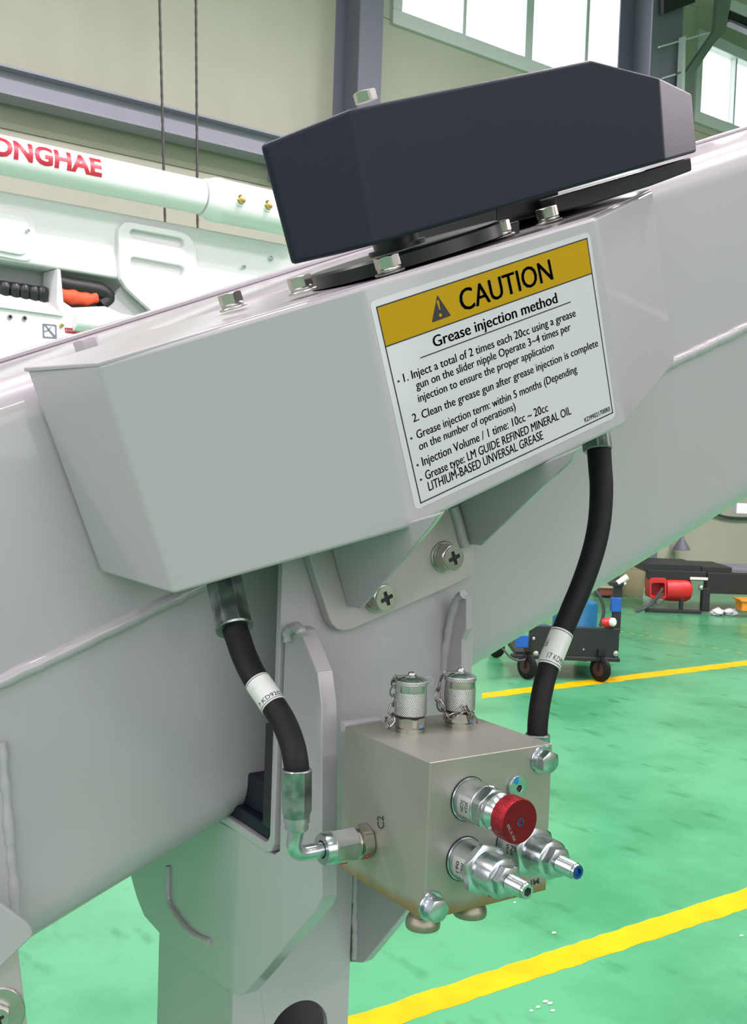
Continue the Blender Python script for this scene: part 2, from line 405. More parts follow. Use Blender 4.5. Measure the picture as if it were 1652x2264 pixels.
for s0, s1 in segs: 
    panel_row(zs, (zs+CEIL_Z)/2, s0, s1); panel_row((zs+CEIL_Z)/2, CEIL_Z, s0, s1)
panel_row(zt, CEIL_Z, sl, s_r1)
if z2l > zs+.05: panel_row(zs, z2l, *win[1][:2])
elif z2l < zs-.05: pass
panel_row(z2t, CEIL_Z, *win[1][:2])
bm = B(); wrect(bm, S0, S1, -.1, CEIL_Z, -.2, -.13)
bm.free()
def window(name, s0, s1, z0, z1, mull):
    st = struct(name, WPt((s0+s1)/2, z0))
    fw = .10
    for a in ((s0-.02, s1+.02, z0-.05, z0+fw), (s0-.02, s1+.02, z1-fw, z1+.05), (s0-.02, s0+fw, z0+fw, z1-fw), (s1-fw, s1+.02, z0+fw, z1-fw)):
        bm = B(); wrect(bm, *a, -.10, .05); fin(bm, 'window_frame', M['frame'], st, bevel=.006)
    edges = [s0+fw]
    for m_, w in mull:
        bm = B(); wrect(bm, m_-w, m_+w, z0+fw, z1-fw, -.08, .02); fin(bm, 'mullion', M['frame'], st, bevel=.004)
        edges += [m_-w, m_+w]
    edges.append(s1-fw)
    for a, b in zip(edges[::2], edges[1::2]):
        bm = B(); wrect(bm, a, b, z0+fw, z1-fw, -.05, -.045); fin(bm, 'window_pane', M['glass'], st, smooth=False)
ms = [(WL(onW(1025,60))[0], .025), (WL(onW(1168,90))[0], .06), (WL(onW(1296,90))[0], .03)]
window('window_1', *win[0], ms)
m2 = WL(onW(1625,170))[0]; dw = m2-(s2l+.1)
window('window_2', *win[1], [(m2, .02), (m2+dw, .06), (m2+2*dw, .02)])
# other walls, ceiling
def wy(x): return WP.y+WN.y*-.12 + (x-WP.x)*WD.y/WD.x     # inner face of the back wall at x
def ribbon(nm, P, along, L, holes, z0, z1, first):
    """wall with a ribbon of windows: P start corner, along unit vector, outward normal to its left side"""
    out = V((along.y,-along.x,0)); st = struct(nm, P+along*(L/2))
    def slab(a, b, za, zb, o=.2, par=st, name='wall_panel', m='wall', o0=0.0):
        bm = B(); box(bm, P+along*a+out*o0+V((0,0,za)), along*(b-a), out*(o-o0), V((0,0,zb-za))); fin(bm, name, M[m], par, smooth=False)
    slab(0, L, 0, z0); slab(0, L, z1, CEIL_Z)
    e = [0]+[v for h in holes for v in h]+[L]
    for a, b in zip(e[::2], e[1::2]): slab(a, b, z0, z1)
    for k, (a, b) in enumerate(holes):
        ws = struct('window_%d' % (first+k), P+along*((a+b)/2)+V((0,0,z0))); n = 8
        for i in range(n):
            x = a+(b-a)*i/n
            slab(x, x+.08, z0, z1, .15, ws, 'mullion', 'frame'); slab(x+.08, a+(b-a)*(i+1)/n, z0, z1, .09, ws, 'window_pane', 'glass', .08)
        l = bpy.data.lights.new('portal', 'AREA'); l.shape = 'RECTANGLE'; l.size = b-a; l.size_y = z1-z0; l.cycles.is_portal = True
        o_ = bpy.data.objects.new('portal', l); COL.objects.link(o_); zax = out
        c_ = P+along*((a+b)/2)+out*.02+V((0,0,(z0+z1)/2)); xa = along; ya = zax.cross(xa)
        o_.matrix_world = Matrix(((xa.x,ya.x,zax.x,c_.x),(xa.y,ya.y,zax.y,c_.y),(xa.z,ya.z,zax.z,c_.z),(0,0,0,1)))
ribbon('wall_front', V((-10,-7,0)), V((1,0,0)), 44, [(1,8.6),(9.2,16)], 2.0, 6.2, 3)  # unseen windows behind the camera, placed and sized to light the front faces
ribbon('wall_left', V((-10,wy(-10),0)), V((0,-1,0)), wy(-10)+7, [(1,7.2),(7.8,14)], 2.6, 7.0, 5)  # unseen windows, added to bring more light in from the left
bm = B(); wbox(bm, (34,-7,0), (34.2,wy(34),CEIL_Z)); fin(bm, 'wall_right', M['wall'], smooth=False, kind='structure')
bm = B(); prism(bm, [V((x,y,CEIL_Z)) for x, y in ((-10.2,-7.2),(34.2,-7.2),(34.2,wy(34.2)),(-10.2,wy(-10.2)))], V((0,0,.2))); fin(bm, 'ceiling', M['ceil'], smooth=False, kind='structure')
# lamps
for i, (x, y) in enumerate(LAMPS):
    t = struct('trim_%d' % (10+i), V((x,y,CEIL_Z)))
    bm = B(); wbox(bm, (x-.7,y-.12,LAMP_Z), (x+.7,y+.12,LAMP_Z+.08)); fin(bm, 'lamp_housing', M['frame'], t, bevel=.01)
    bm = B(); wbox(bm, (x-.68,y-.1,LAMP_Z-.015), (x+.68,y+.1,LAMP_Z)); fin(bm, 'lamp_diffuser', M['lamp'], t)
    for dx in (-.5,.5):
        bm = B(); cyl(bm, V((x+dx,y,LAMP_Z+.08)), V((x+dx,y,CEIL_Z)), .006, 8); fin(bm, 'hanger_rod', M['steel'], t)
    l = bpy.data.lights.new('lamp_light', 'AREA'); l.shape = 'RECTANGLE'; l.size = 1.36; l.size_y = .2; l.energy = LAMP_W[y]*(.7 if x < 1 else 1.15); l.color = (1,.875,.95)
    lo_ = bpy.data.objects.new('lamp_light', l); COL.objects.link(lo_); lo_.parent = t; lo_.location = (0,0,LAMP_Z-.03-CEIL_Z)
# beam along the wall (I section)
zb0 = WL(onW(0,205,.35))[1]; zb1 = WL(onW(0,140,.35))[1]
t = struct('trim_1', WPt(0, zb0, .2))
for nm, a in (('flange', (S0, 3.0, zb0, zb0+.018, .12, .36)), ('flange', (S0, 3.0, zb1-.018, zb1, .12, .36)), ('web', (S0, 3.0, zb0+.018, zb1-.018, .232, .248))):
    bm = B(); wrect(bm, *a); fin(bm, nm, M['beam'], t)
for s in (-18,-14,-10,-6,-3,0):
    bm = B(); wrect(bm, s, s+.08, zb0-.12, zb0, 0, .3); fin(bm, 'bracket', M['beam'], t)
# columns (H section, web square to the wall)
def column(name, sa, sb, depth, z1):
    t = struct(name, WPt((sa+sb)/2, 0))
    for nm, a in (('flange', (sa, sb, 0, z1, .0, .02)), ('flange', (sa, sb, 0, z1, depth-.02, depth)), ('web', ((sa+sb)/2-.012, (sa+sb)/2+.012, 0, z1, .02, depth-.02))):
        bm = B(); wrect(bm, *a); fin(bm, nm, M['steelgrey'], t, bevel=.002)
    return t
sa = WL(onW(795,100,.4))[0]; sb = WL(onW(846,100,.4))[0]
column('trim_2', sa, sb, .4, CEIL_Z)
sc_ = WL(onW(1470,100,.5))[0]; sd_ = WL(onW(1508,100,.5))[0]
t = column('trim_3', sc_-.25, sd_, .5, CEIL_Z)
# runway truss in front of the column: vertical, knee brace, top members
P_ = lambda px, py: onW(px, py, .55)
def strip(t, pts, m, th=.06, name='brace'):
    bm = B(); prism(bm, [P_(*p) for p in pts], WN*th); fin(bm, name, M[m], t, bevel=.004)
t = struct('trim_4', P_(1515,300))
strip(t, [(1500,225),(1497,160),(1527,165),(1524,330),(1505,330)], 'steelgreen', name='post')
strip(t, [(1507,165),(1573,70),(1580,-20),(1612,-20),(1596,72),(1570,100),(1527,165)], 'steelgreen', name='knee_brace')
strip(t, [(1494,235),(1501,84),(1505,84),(1499,330),(1492,330)], 'frame', .08, 'cable_conduit')
strip(t, [(1455,103),(1567,71),(1567,74),(1455,107)], 'frame', .02, 'tie_bar')
strip(t, [(1462,172),(1492,163),(1492,167),(1462,176)], 'frame', .02, 'tie_bar')
strip(t, [(1460,34),(1530,8),(1530,-40),(1460,-40)], 'blackflat', .05, 'gusset_plate')
t = struct('trim_5', onW(1625,60,.4))
for nm, pts, m in (('top_flange', [(1596,2),(1680,38),(1680,64),(1596,28)], 'frame'), ('shadow_web', [(1596,30),(1680,64),(1680,80),(1596,46)], 'blackflat'), ('bottom_flange', [(1596,48),(1680,82),(1680,90),(1596,54)], 'steelgrey')):  # web coloured black for the shade between the flanges
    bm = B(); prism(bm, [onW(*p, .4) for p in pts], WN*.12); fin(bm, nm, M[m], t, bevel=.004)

# hoist ropes hanging in front of the wall
for (a, b), lab in ((((352,-40),(365,490)), 'thin dark steel rope hanging left of its twin against the beige wall'), (((433,-40),(437,505)), 'thin dark steel rope hanging nearer the grey column, right of its twin')):
    p, q = onW(*a, .9), onW(*b, .9)
    q2 = p + (q-p)*3.2
    top = p + (p-q)*((CEIL_Z-p.z)/(p.z-q.z))
    bm = B(); pts = []
    for i in range(241):
        u = i/240; pts.append(top+(V((q2.x,q2.y,q2.z))-top)*u*min(1,(top.z-.3)/(top.z-q2.z)))
    tube(bm, pts, lambda u: .011+.0022*math.sin(u*900), 6)
    tag(fin(bm, 'hoist_rope', M['rope']), lab, 'rope', 'hoist ropes in front of the wall')
# ================================================================== second machine
D2 = cv2w(V((1.176, -.05+.035*1.176, 1))); D2.z = 0; D2.normalize(); N2 = V((D2.y,-D2.x,0))     # N2 towards the camera side
O2 = at(0, 420, 6.5)
def on2(px, py, off=0): return onp(px, py, O2+N2*off, N2)
m2t = thing('truck_crane', 'white crane body with slotted cover and tool recess behind the sloping boom', 'crane', V((on2(250,600).x, on2(250,600).y+.3, 0)))
def plate2(name, pts, off, th, m='paint2', holes=(), bevel=.008, parent=m2t):
    bm = B(); P = [on2(*p, off) for p in pts]
    if holes: prism_holes(bm, P, [[on2(*p, off) for p in h] for h in holes], -N2*th)
    else: prism(bm, P, -N2*th)
    return fin(bm, name, M[m], parent, bevel=bevel)
plate2('upper_panel', [(-120,397),(0,420),(640,541),(760,564),(760,760),(335,692),(305,660),(280,636),(266,617),(128,594),(0,573),(-120,553)], 0, .30, bevel=.02)
def rr(x0, y0, x1, y1, sl, r, n=5):
    """rounded rectangle in pixels sheared by slope sl"""
    out = []
    for cx, cy, a0 in ((x1-r, y0+r, -90), (x1-r, y1-r, 0), (x0+r, y1-r, 90), (x0+r, y0+r, 180)):
        for i in range(n+1):
            a = math.radians(a0+90*i/n); out.append((cx+r*math.cos(a), cy+r*math.sin(a)))
    return [(x, y+sl*(x-x0)) for x, y in out]
s1 = rr(288,505,408,526,.19,10); s2_ = rr(289,566,409,588,.19,10)
plate2('slotted_cover', [(262,520),(264,503),(276,491),(290,491),(398,511),(416,519),(428,534),(434,552),(436,720),(345,696),(305,660),(280,636),(268,617)], .045, .045, holes=(s1, s2_), bevel=.006)
plate2('inset_panel', rr(-140,430,77,540,.19,26), .02, .02, bevel=.006)
plate2('access_door', rr(-140,442,64,528,.19,22), .04, .02, bevel=.006)
for px, py, r, off in ((60,511,.011,.045),(537,591,.014,.0),(597,572,.018,.0)):
    bm = B(); p = on2(px,py,off); lathe(bm, p, N2, [(0,r),(.02,r),(.026,r*.7)], 12); fin(bm, 'stud', M['zinc'], m2t)
plate2('lower_panel', [(-120,655),(0,676),(143,699),(136,664),(160,680),(232,677),(262,690),(330,720),(330,860),(-120,900)], .03, .04, holes=(), bevel=.006)
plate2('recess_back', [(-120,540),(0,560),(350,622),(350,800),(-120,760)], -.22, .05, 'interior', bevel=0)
plate2('divider', [(128,594),(134,597),(140,664),(146,697),(134,690),(126,668)], .02, .22, 'paint2', bevel=.003)
# sloping ledge below the recess
bm = B(); a = [on2(*p, -.10) for p in ((-120,628),(0,650),(130,672))]; b = [on2(*p, .05) for p in ((-120,652),(0,679),(143,699))]
vs = [bm.verts.new(p) for p in a]+[bm.verts.new(p) for p in b]
for i in range(2): bm.faces.new((vs[i], vs[i+1], vs[i+4], vs[i+3]))
fin(bm, 'ledge', M['paint2'], m2t, smooth=False)
for px, py in ((8,640),(31,643),(52,646),(73,650),(92,652)):
    p = on2(px, py, -.12); bm = B(); lathe(bm, p+V((0,0,-.05)), V((0,0,1)), [(0,.034),(.05,.036),(.062,.044),(.085,.042),(.1,.03)], 14); fin(bm, 'hose_cap', M['black'], m2t)
bm = B(); prism(bm, [on2(*p, -.13) for p in ((-60,612),(0,620),(103,634),(103,672),(0,657),(-60,650))], -N2*.06); fin(bm, 'hose_manifold', M['blackflat'], m2t, bevel=.01)
# cable bundle: black sleeve and orange cover
bm = B(); tube(bm, spline([on2(*p, -.06) for p in ((120,622),(150,630),(185,636),(215,642),(232,650),(238,662),(222,676))], 5), lambda u: .055-.012*abs(u-.5), 12); fin(bm, 'cable_sleeve', M['blackflat'], m2t)
bm = B(); tube(bm, spline([on2(*p, -.04) for p in ((122,650),(146,654),(172,659),(196,661),(212,657))], 5), lambda u: .047-.02*abs(u-.4)+.004*math.sin(u*21), 12); fin(bm, 'cable_cover', M['orange'], m2t, label='orange cable cover')
bm = B(); tube(bm, spline([on2(*p, -.05) for p in ((228,664),(240,672),(250,678))], 5), .03, 10); fin(bm, 'cable_cover', M['orange'], m2t)
bm = B(); cyl(bm, on2(160,706,.02), on2(300,724,.02), .075, 24); fin(bm, 'cylinder_tank', M['paint2'], m2t)
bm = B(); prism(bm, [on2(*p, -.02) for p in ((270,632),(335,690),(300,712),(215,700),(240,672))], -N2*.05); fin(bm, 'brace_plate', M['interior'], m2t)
for px, py in ((21,701),(53,704)):
    p = on2(px,py,.03); bm = B(); lathe(bm, p, N2, [(0,.016),(.012,.016),(.012,.009),(.004,.009)], 14); o = fin(bm, 'socket_screw', M['zinc'], m2t)
    bm = B(); lathe(bm, p+N2*.0045, N2, [(0,.009),(.0005,.009)], 14); fin(bm, 'socket', M['blackflat'], o)
p = on2(135,720,.03); bm = B(); lathe(bm, p, N2, [(0,.014),(.02,.012)], 8); fin(bm, 'stud', M['brass'], m2t)
# square pictogram decal, red strip decal
sqo = [(94,715),(125,718),(126,749),(95,747)]; sqi = [(97.5,718.5),(122,721),(122.5,745.5),(98.5,743.5)]
bm = B(); prism_holes(bm, [on2(*p,.033) for p in sqo], [[on2(*p,.033) for p in sqi]], -N2*.002); dec = fin(bm, 'square_decal', M['steelgrey'], m2t)
for q in ([(97,718),(101,718),(124,744),(123,747),(119,746)], [(106,729),(113,722),(114,724),(107,732)], [(98,731),(108,730),(108,732),(98,734)]):
    bm = B(); prism(bm, [on2(*p,.0332) for p in q], -N2*.002); fin(bm, 'pictogram', M['steelgrey'], dec)
bm = B(); prism(bm, [on2(*p,.032) for p in ((143,724),(205,731),(205,742),(145,736))], -N2*.002); dec = fin(bm, 'red_decal', M['redtext'], m2t)
o_ = on2(146,732,.0335); lettering('DANGER', dec, 'labelw', o_, on2(181,736,.0335)-o_, on2(146,727.5,.0335)-o_, N2)
# ledge of the lower machine body down to the floor keeps it standing
plate2('chassis', [(-120,860),(760,790),(760,1500),(-120,1700)], -.1, .5, 'paint2', bevel=0)
# white boom tube above
TA = at(0, 342, 6.3); tubeax = on2(440, 434.5, 0)
TN = N2; p1 = onp(440, 434.5, TA, N2); TD = (p1-TA).normalized()
tb = thing('tube_jib', 'white round tube jib with red lettering and two brass grease nipples', 'jib', TA+TD*.5-V((0,0,.12)))
R2 = 44*.975*6.3/F
bm = B(); lathe(bm, TA-TD*1.2, TD, [(0,R2),(1.2+(p1-TA).length, R2)], 48); tubeo = fin(bm, 'tube', M['paint2'], tb)
L_ = (onp(462,440,TA,N2)-TA).length; Le = (onp(720,493,TA,N2)-TA).length
bm = B(); lathe(bm, TA+TD*(L_-.06), TD, [(0,R2),(.02,R2*1.1),(.05,R2*1.13),(.075,R2*1.24),(.11,R2*1.3),(.14,R2*1.3),(.15,R2*1.27),(Le-L_, R2*1.27)], 48); fin(bm, 'collar', M['paint2'], tb)
TUPv = (V((0,0,1))-TD*TD.z).normalized(); TO = TD.cross(TUPv); TO = TO if TO.dot(N2) > 0 else -TO
def tsurf(u_len, ang, r): return TA+TD*u_len+(TO*math.cos(ang)+TUPv*math.sin(ang))*r
for px, py in ((531,442),(591,454)):
    r_ = R2*1.27
    # find angle by search
    best = None
    for a in range(-60, 61):
        for k in range(40):
            pass
    l0 = (onp(px, py, TA+TO*r_*.95, N2)-TA).dot(TD)
    z0 = onp(px, py, TA+TO*r_*.95, N2)
    hgt = (z0-TA-TD*l0).dot(TUPv); ang = math.asin(max(-.95, min(.95, hgt/r_)))
    d = TO*math.cos(ang)+TUPv*math.sin(ang); p = TA+TD*l0+d*(r_-.003)
    bm = B(); lathe(bm, p, d, [(0,.032),(.012,.032),(.016,.028),(.03,.024),(.032,.014)], 18); fin(bm, 'grease_nipple', M['brass'], tb, label='brass grease nipple')
    bm = B(); lathe(bm, p, d, [(0,.042),(.006,.041)], 24); fin(bm, 'boss', M['paint2'], tb)
ua = (onp(-22,333,TA+TO*R2,N2)-TA).dot(TD); ub = (onp(226,384,TA+TO*R2,N2)-TA).dot(TD)
def hang(px, py):
    z0 = onp(px, py, TA+TO*R2*.95, N2)-TA; return math.asin(max(-.95, min(.95, z0.dot(TUPv)/R2)))
a_b, a_t = hang(100, 364), hang(100, 326)
lettering('ONGHAE', tubeo, 'redtext', None, None, None, None, bold=.04, warp=lambda u, w: tsurf(ua+(ub-ua)*u, a_b+(a_t-a_b)*w, R2+.0015))
# ================================================================== workshop equipment at the right
CR = V((cr.x, cr.y, 0)).normalized(); CF = V((cf.x, cf.y, 0)).normalized(); ZU = V((0,0,1))
def facing(d): return at(CX, CY, d)
def onD(px, py, d): return onp(px, py, facing(d), CF)
def fbox(parent, name, x0, y0, x1, y1, d, th, m, bevel=.006):
    bm = B(); a = onD(x0,y1,d); b = onD(x1,y1,d); c = onD(x0,y0,d); w = (b-a).dot(CR); h = (c-a).z
    box(bm, a, CR*w, ZU*h, CF*th); return fin(bm, name, M[m], parent, bevel=bevel)
d = 7.5
ct = thing('tool_cart', 'black two-tier tool cart with blue-taped handle post on dark castor wheels', 'cart', onZ(1270,1500,0))
fbox(ct, 'side_panel', 1170, 1383, 1368, 1450, d, .04, 'blackflat')
fbox(ct, 'deck', 1140, 1440, 1368, 1452, d+.03, .55, 'blackflat')
fbox(ct, 'back_panel', 1180, 1385, 1360, 1440, d+.55, .03, 'blackflat')
fbox(ct, 'bottom_rail', 1130, 1447, 1372, 1456, d-.02, .05, 'blackflat')
hp = fbox(ct, 'handle_post', 1354, 1292, 1372, 1400, d+.05, .05, 'blackflat')
fbox(ct, 'tape_band', 1352, 1321, 1374, 1353, d+.045, .06, 'blue')
fbox(ct, 'post_cap', 1350, 1286, 1380, 1296, d+.03, .08, 'blackflat')
fbox(ct, 'side_plate', 1140, 1404, 1168, 1432, d-.03, .02, 'blue')
def wheel(parent, px, py, d, r, w=.045):
    p = onD(px, py, d); p.z = r; ax = (CR*.8+CF*.6).normalized()
    bm = B(); lathe(bm, p-ax*w/2, ax, [(0,r*.6),(.004,r*.88),(.012,r),(w-.012,r),(w-.004,r*.88),(w,r*.6)], 24); o = fin(bm, 'castor_wheel', M['rubber'], parent)
    bm = B(); lathe(bm, p-ax*(w/2+.004), ax, [(0,r*.3),(.003,r*.55),(w+.005,r*.55),(w+.008,r*.3)], 18); fin(bm, 'hub', M['wheelred'], o)
    bm = B(); box(bm, p-ax*(w/2+.012)-CF*.02+V((0,0,-.01)), ax*.006, CF*.04, ZU*(r+.06)); box(bm, p+ax*(w/2+.006)-CF*.02+V((0,0,-.01)), ax*.006, CF*.04, ZU*(r+.06)); box(bm, p-ax*(w/2+.012)-CF*.025+V((0,0,r+.02)), ax*(w+.024), CF*.05, ZU*.03); fin(bm, 'castor_fork', M['blackflat'], o)
for px, py, dd in ((1327,1490,7.5),(1165,1490,7.5),(1096,1455,8.3),(1290,1455,8.3)): wheel(ct, px, py, dd, .088)
for px, py, r in ((1180,1412,.012),(1185,1445,.02),(1362,1445,.02),(1290,1436,.008)):
    bm = B(); lathe(bm, onD(px,py,d), -CF, [(0,r),(.01,r),(.014,r*.6)], 10); fin(bm, 'bolt_head', M['steel'], ct)
bt = thing('blue_barrel', 'teal blue steel barrel machine standing on the black tool cart', 'machine', onD(1250,1440,d+.3))
bm = B(); c0 = onD(1268,1438,d+.3); lathe(bm, c0, ZU, [(0,.15),(.02,.16),(.16,.16),(.17,.166),(.18,.16),(.34,.16),(.36,.15),(.38,.08)], 28); fin(bm, 'barrel_body', M['teal'], bt)
bm = B(); box(bm, onD(1176,1436,d+.25), CR*.14, ZU*.16, CF*.2); fin(bm, 'pump_block', M['teal'], bt, bevel=.01)
bm = B(); tube(bm, spline([onD(*p,d+.1) for p in ((1316,1306),(1328,1322),(1335,1345),(1333,1365),(1327,1385)) ], 6), .012, 8); fin(bm, 'suction_hose', M['greyrub'], bt)
pg = thing('red_plug', 'red and white plug connector lying on the cart beside the post', 'plug', onD(1345,1400,d+.08))
bm = B(); lathe(bm, onD(1330,1376,d+.02), CR, [(0,.02),(.02,.032),(.07,.036),(.09,.03)], 14); fin(bm, 'plug_body', M['redpaint'], pg)
bm = B(); lathe(bm, onD(1352,1375,d-.02), CR-CF, [(0,.028),(.02,.03),(.03,.02)], 14); fin(bm, 'plug_face', M['foil'], pg)
cb = B(); tube(cb, spline([onD(*p,d-.05) for p in ((1100,1420),(1113,1436),(1128,1452),(1145,1460),(1162,1458))], 6), .008, 8); tag(fin(cb, 'power_cable', M['greyrub']), 'black cable drooping under the left end of the tool cart', 'cable')
# work table with red drum, far right
d = 11.3
tt = thing('steel_table', 'long black steel work table with stepped slab top and single leg', 'table', onZ(1560,1355,0))
fbox(tt, 'top_plate', 1424, 1245, 1551, 1263, d, .7, 'blackflat')
fbox(tt, 'side_beam', 1432, 1260, 1562, 1280, d-.02, .1, 'blackflat')
fbox(tt, 'top_plate', 1551, 1252, 1618, 1268, d+.02, .65, 'blackflat')
fbox(tt, 'top_plate', 1618, 1257, 1760, 1264, d+.05, .6, 'steelgrey')
fbox(tt, 'side_beam', 1562, 1266, 1760, 1312, d, .12, 'blackflat')
fbox(tt, 'leg', 1552, 1300, 1569, 1352, d-.02, .09, 'blackflat')
fbox(tt, 'foot_rail', 1430, 1347, 1552, 1357, d-.1, .09, 'blackflat')
fbox(tt, 'leg', 1503, 1322, 1511, 1347, d-.05, .05, 'blackflat')
fbox(tt, 'cross_bar', 1526, 1276, 1566, 1282, d-.04, .02, 'pinkwhite')
bm = B(); bmesh.ops.create_uvsphere(bm, u_segments=14, v_segments=10, radius=.03, matrix=Matrix.Translation(onD(1550,1299,d-.08))); fin(bm, 'knob', M['zinc'], tt)
fbox(tt, 'leg', 1700, 1305, 1715, 1356, d, .09, 'blackflat')
rd = thing('red_motor', 'red drum motor with open housing hung under the black work table', 'motor', onD(1485,1325,d))
hw_ = [onD(*p, d-.05) for p in rr(1437,1278,1475,1324,0,7)]
bm = B(); prism_holes(bm, hw_, [[onD(*p, d-.05) for p in rr(1441,1289,1470,1318,0,4)]], CF*.22); fin(bm, 'housing', M['redpaint'], rd, bevel=.004)
bm = B(); prism(bm, [onD(*p, d+.1) for p in rr(1440,1282,1473,1320,0,4)], CF*.02); fin(bm, 'housing_back', M['redtext'], rd)
bm = B(); lathe(bm, onD(1470,1302,d+.05), CR, [(0,.12),(.05,.125),(.22,.125),(.26,.10),(.28,.05)], 24); fin(bm, 'drum', M['redpaint'], rd)
bm = B(); lathe(bm, onD(1505,1325,d+.02), V((0,0,-1)), [(-.08,.07),(0,.06),(.02,.03)], 14); fin(bm, 'outlet', M['redpaint'], rd)
for pts, r in ((((1466,1300),(1457,1314),(1448,1326),(1437,1338),(1420,1347),(1405,1352)), .016), (((1468,1312),(1455,1322),(1450,1334),(1460,1336),(1470,1326)), .009)):
    bm = B(); tube(bm, spline([onD(*p, d-.12) for p in pts], 5), r, 8); fin(bm, 'cable', M['greyrub'], rd)
t = thing('waste_bin', 'tan plastic bin standing against the far wall behind the cart', 'bin', onZ(1397,1318,0))
p = onZ(1397,1318,0); bm = B(); lathe(bm, p, ZU, [(0,.12),(.02,.13),(.34,.16),(.36,.165),(.365,.15)], 20); fin(bm, 'bucket', M['bin'], t)
bm = B(); lathe(bm, p+V((0,0,.33)), ZU, [(0,.163),(.03,.168)], 20); fin(bm, 'rim', M['bin'], t)
t = thing('brown_crate', 'low brown red crate beside the tan bin at the far wall', 'crate', onZ(1345,1318,0))
fbox(t, 'crate_body', 1324, 1298, 1366, 1318, 12.3, .3, 'binred', .02)
fbox(t, 'crate_rim', 1322, 1296, 1368, 1301, 12.28, .34, 'bin', .01)
fb = fbox(None, 'wall_cabinet', 1416, 1262, 1440, 1312, 13.2, .3, 'frame', .02); tag(fb, 'small grey floor cabinet at the far wall right of the tan bin', 'cabinet')
bm = B(); cyl(bm, onD(1366,1290,7.55), onD(1388,1275,7.55), .022, 12); fin(bm, 'grip', M['pinkwhite'], ct, label='white grip')
bm = B(); cyl(bm, onD(1376,1284,7.55), onD(1382,1292,7.55), .014, 10); fin(bm, 'hook', M['pinkwhite'], ct)
t = thing('orange_box', 'orange plastic box on the floor at the right edge under the table', 'box', onZ(1655,1352,0))
fbox(t, 'box_body', 1640, 1328, 1685, 1352, 11.0, .2, 'orangebox', .01); fbox(t, 'lid', 1638, 1326, 1687, 1331, 10.98, .24, 'orangebox', .006)
bm = B(); p = onZ(1600,1360,0)
for k in range(6): bmesh.ops.create_icosphere(bm, subdivisions=2, radius=.06, matrix=Matrix.Translation(p+CR*random.uniform(-.09,.09)+CF*random.uniform(-.05,.05)+ZU*.03) @ Matrix.Diagonal((1,1,.6,1)))
for v in bm.verts: v.co += V((random.uniform(-.02,.02), random.uniform(-.02,.02), random.uniform(-.015,.015)))
for v in bm.verts: v.co.z = max(v.co.z, .002)
tag(fin(bm, 'plastic_wrap', M['foil'], smooth=False), 'crumpled white plastic lying on the green floor below the table', 'wrap')
t = thing('wall_lamp', 'small dark conical lamp shade fixed high on the beige wall above the table', 'lamp', onW(1507,1215,.0))
bm = B(); p = onW(1507,1216,.15); lathe(bm, p, ZU, [(0,.11),(.02,.11),(.15,.03),(.2,.02)], 20); fin(bm, 'shade', M['steelgrey'], t)
bm = B(); cyl(bm, p+V((0,0,.18)), p+V((0,0,.18))-WN*.16, .015, 8); fin(bm, 'arm', M['steelgrey'], t)
bm = B(); tube(bm, spline([onW(*p, .05) for p in ((1560,1128),(1600,1142),(1640,1146),(1700,1146),(1780,1150))], 6), .02, 8); tag(fin(bm, 'wall_cable', M['greyrub']), 'grey cable strung along the beige wall at the right edge', 'cable')
t = fbox(None, 'white_beam', 1628, 1113, 1760, 1136, 12.5, .2, 'foil', .01); tag(t, 'white bar crossing the right edge just under the sloping boom', 'beam')

# ================================================================== boom
BY = .84
bo = thing('boom', 'thick white steel boom sloping up to the right with a shiny weld seam', 'boom', HP(.6, BY+.25, .45))
def arc(cy, cq, r, a0, a1, n=6): return [(cy+r*math.cos(math.radians(a0+(a1-a0)*i/n)), cq+r*math.sin(math.radians(a0+(a1-a0)*i/n))) for i in range(n+1)]
QT = .036
def qw(s): return .2475-.0095*(s-.15)
def qb(s): return .4668-.0178*(s-.2)
def sec(s):
    QW, QB = qw(s), qb(s)
    return [HP(s, y, q) for y, q in [(BY+.5, QT)] + arc(BY+.034, QT+.034, .034, 270, 180, 8) + [(BY, QW), (BY+.003, QW)] + arc(BY+.042, QB-.034, .034, 182, 90, 8) + [(BY+.5, QB)]]
bm = B(); va = [bm.verts.new(p) for p in sec(-1.2)]; vb = [bm.verts.new(p) for p in sec(4.3)]
bm.faces.new(va); bm.faces.new(vb[::-1])
for i in range(len(va)): bm.faces.new((va[i], vb[i], vb[(i+1)%len(va)], va[(i+1)%len(va)]))
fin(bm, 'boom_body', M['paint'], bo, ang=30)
bm = B(); prism(bm, [HP(-1.2, y, q) for y, q in ((BY+.46,QT-.006),(BY+.50,QT-.006),(BY+.50,QT),(BY+.46,QT))], AW*5.5); fin(bm, 'edge_strip', M['paint'], bo, bevel=.002)
bm = B(); pts = [HP(-1.2+5.5*i/700, BY+.0005+random.uniform(-.0006,.0006), qw(-1.2+5.5*i/700)+.002+random.uniform(-.0006,.0006)) for i in range(701)]
tube(bm, pts, lambda u: .0062+random.uniform(-.0006,.0006), 12); fin(bm, 'weld_bead', M['paint'], bo, ang=80)
dpts = [(-90,1640),(2,1640),(5,1700),(14,1780),(20,1860),(26,1900),(30,1990),(40,2070),(38,2130),(-90,2190)]
def onL(px, py, off=0):   # lower boom face
    return onp(px, py, V((0,BY+.004-off,0)), V((0,1,0)))
bm = B(); prism(bm, [onL(*p, .004) for p in dpts], YH*.006); fin(bm, 'doubler_plate', M['paint'], bo, bevel=.003, seg=2)
bm = B(); tube(bm, [onL(x+random.uniform(-1,1), y, .003) for x, y in [(c.x, c.y) for c in [V((a,b,0)) for a,b in zip([3+i*.9 for i in range(40)], [1640+i*11 for i in range(40)])]]], lambda u: .0042+random.uniform(-.0008,.0008), 8); fin(bm, 'weld_bead', M['paint'], bo, ang=80)
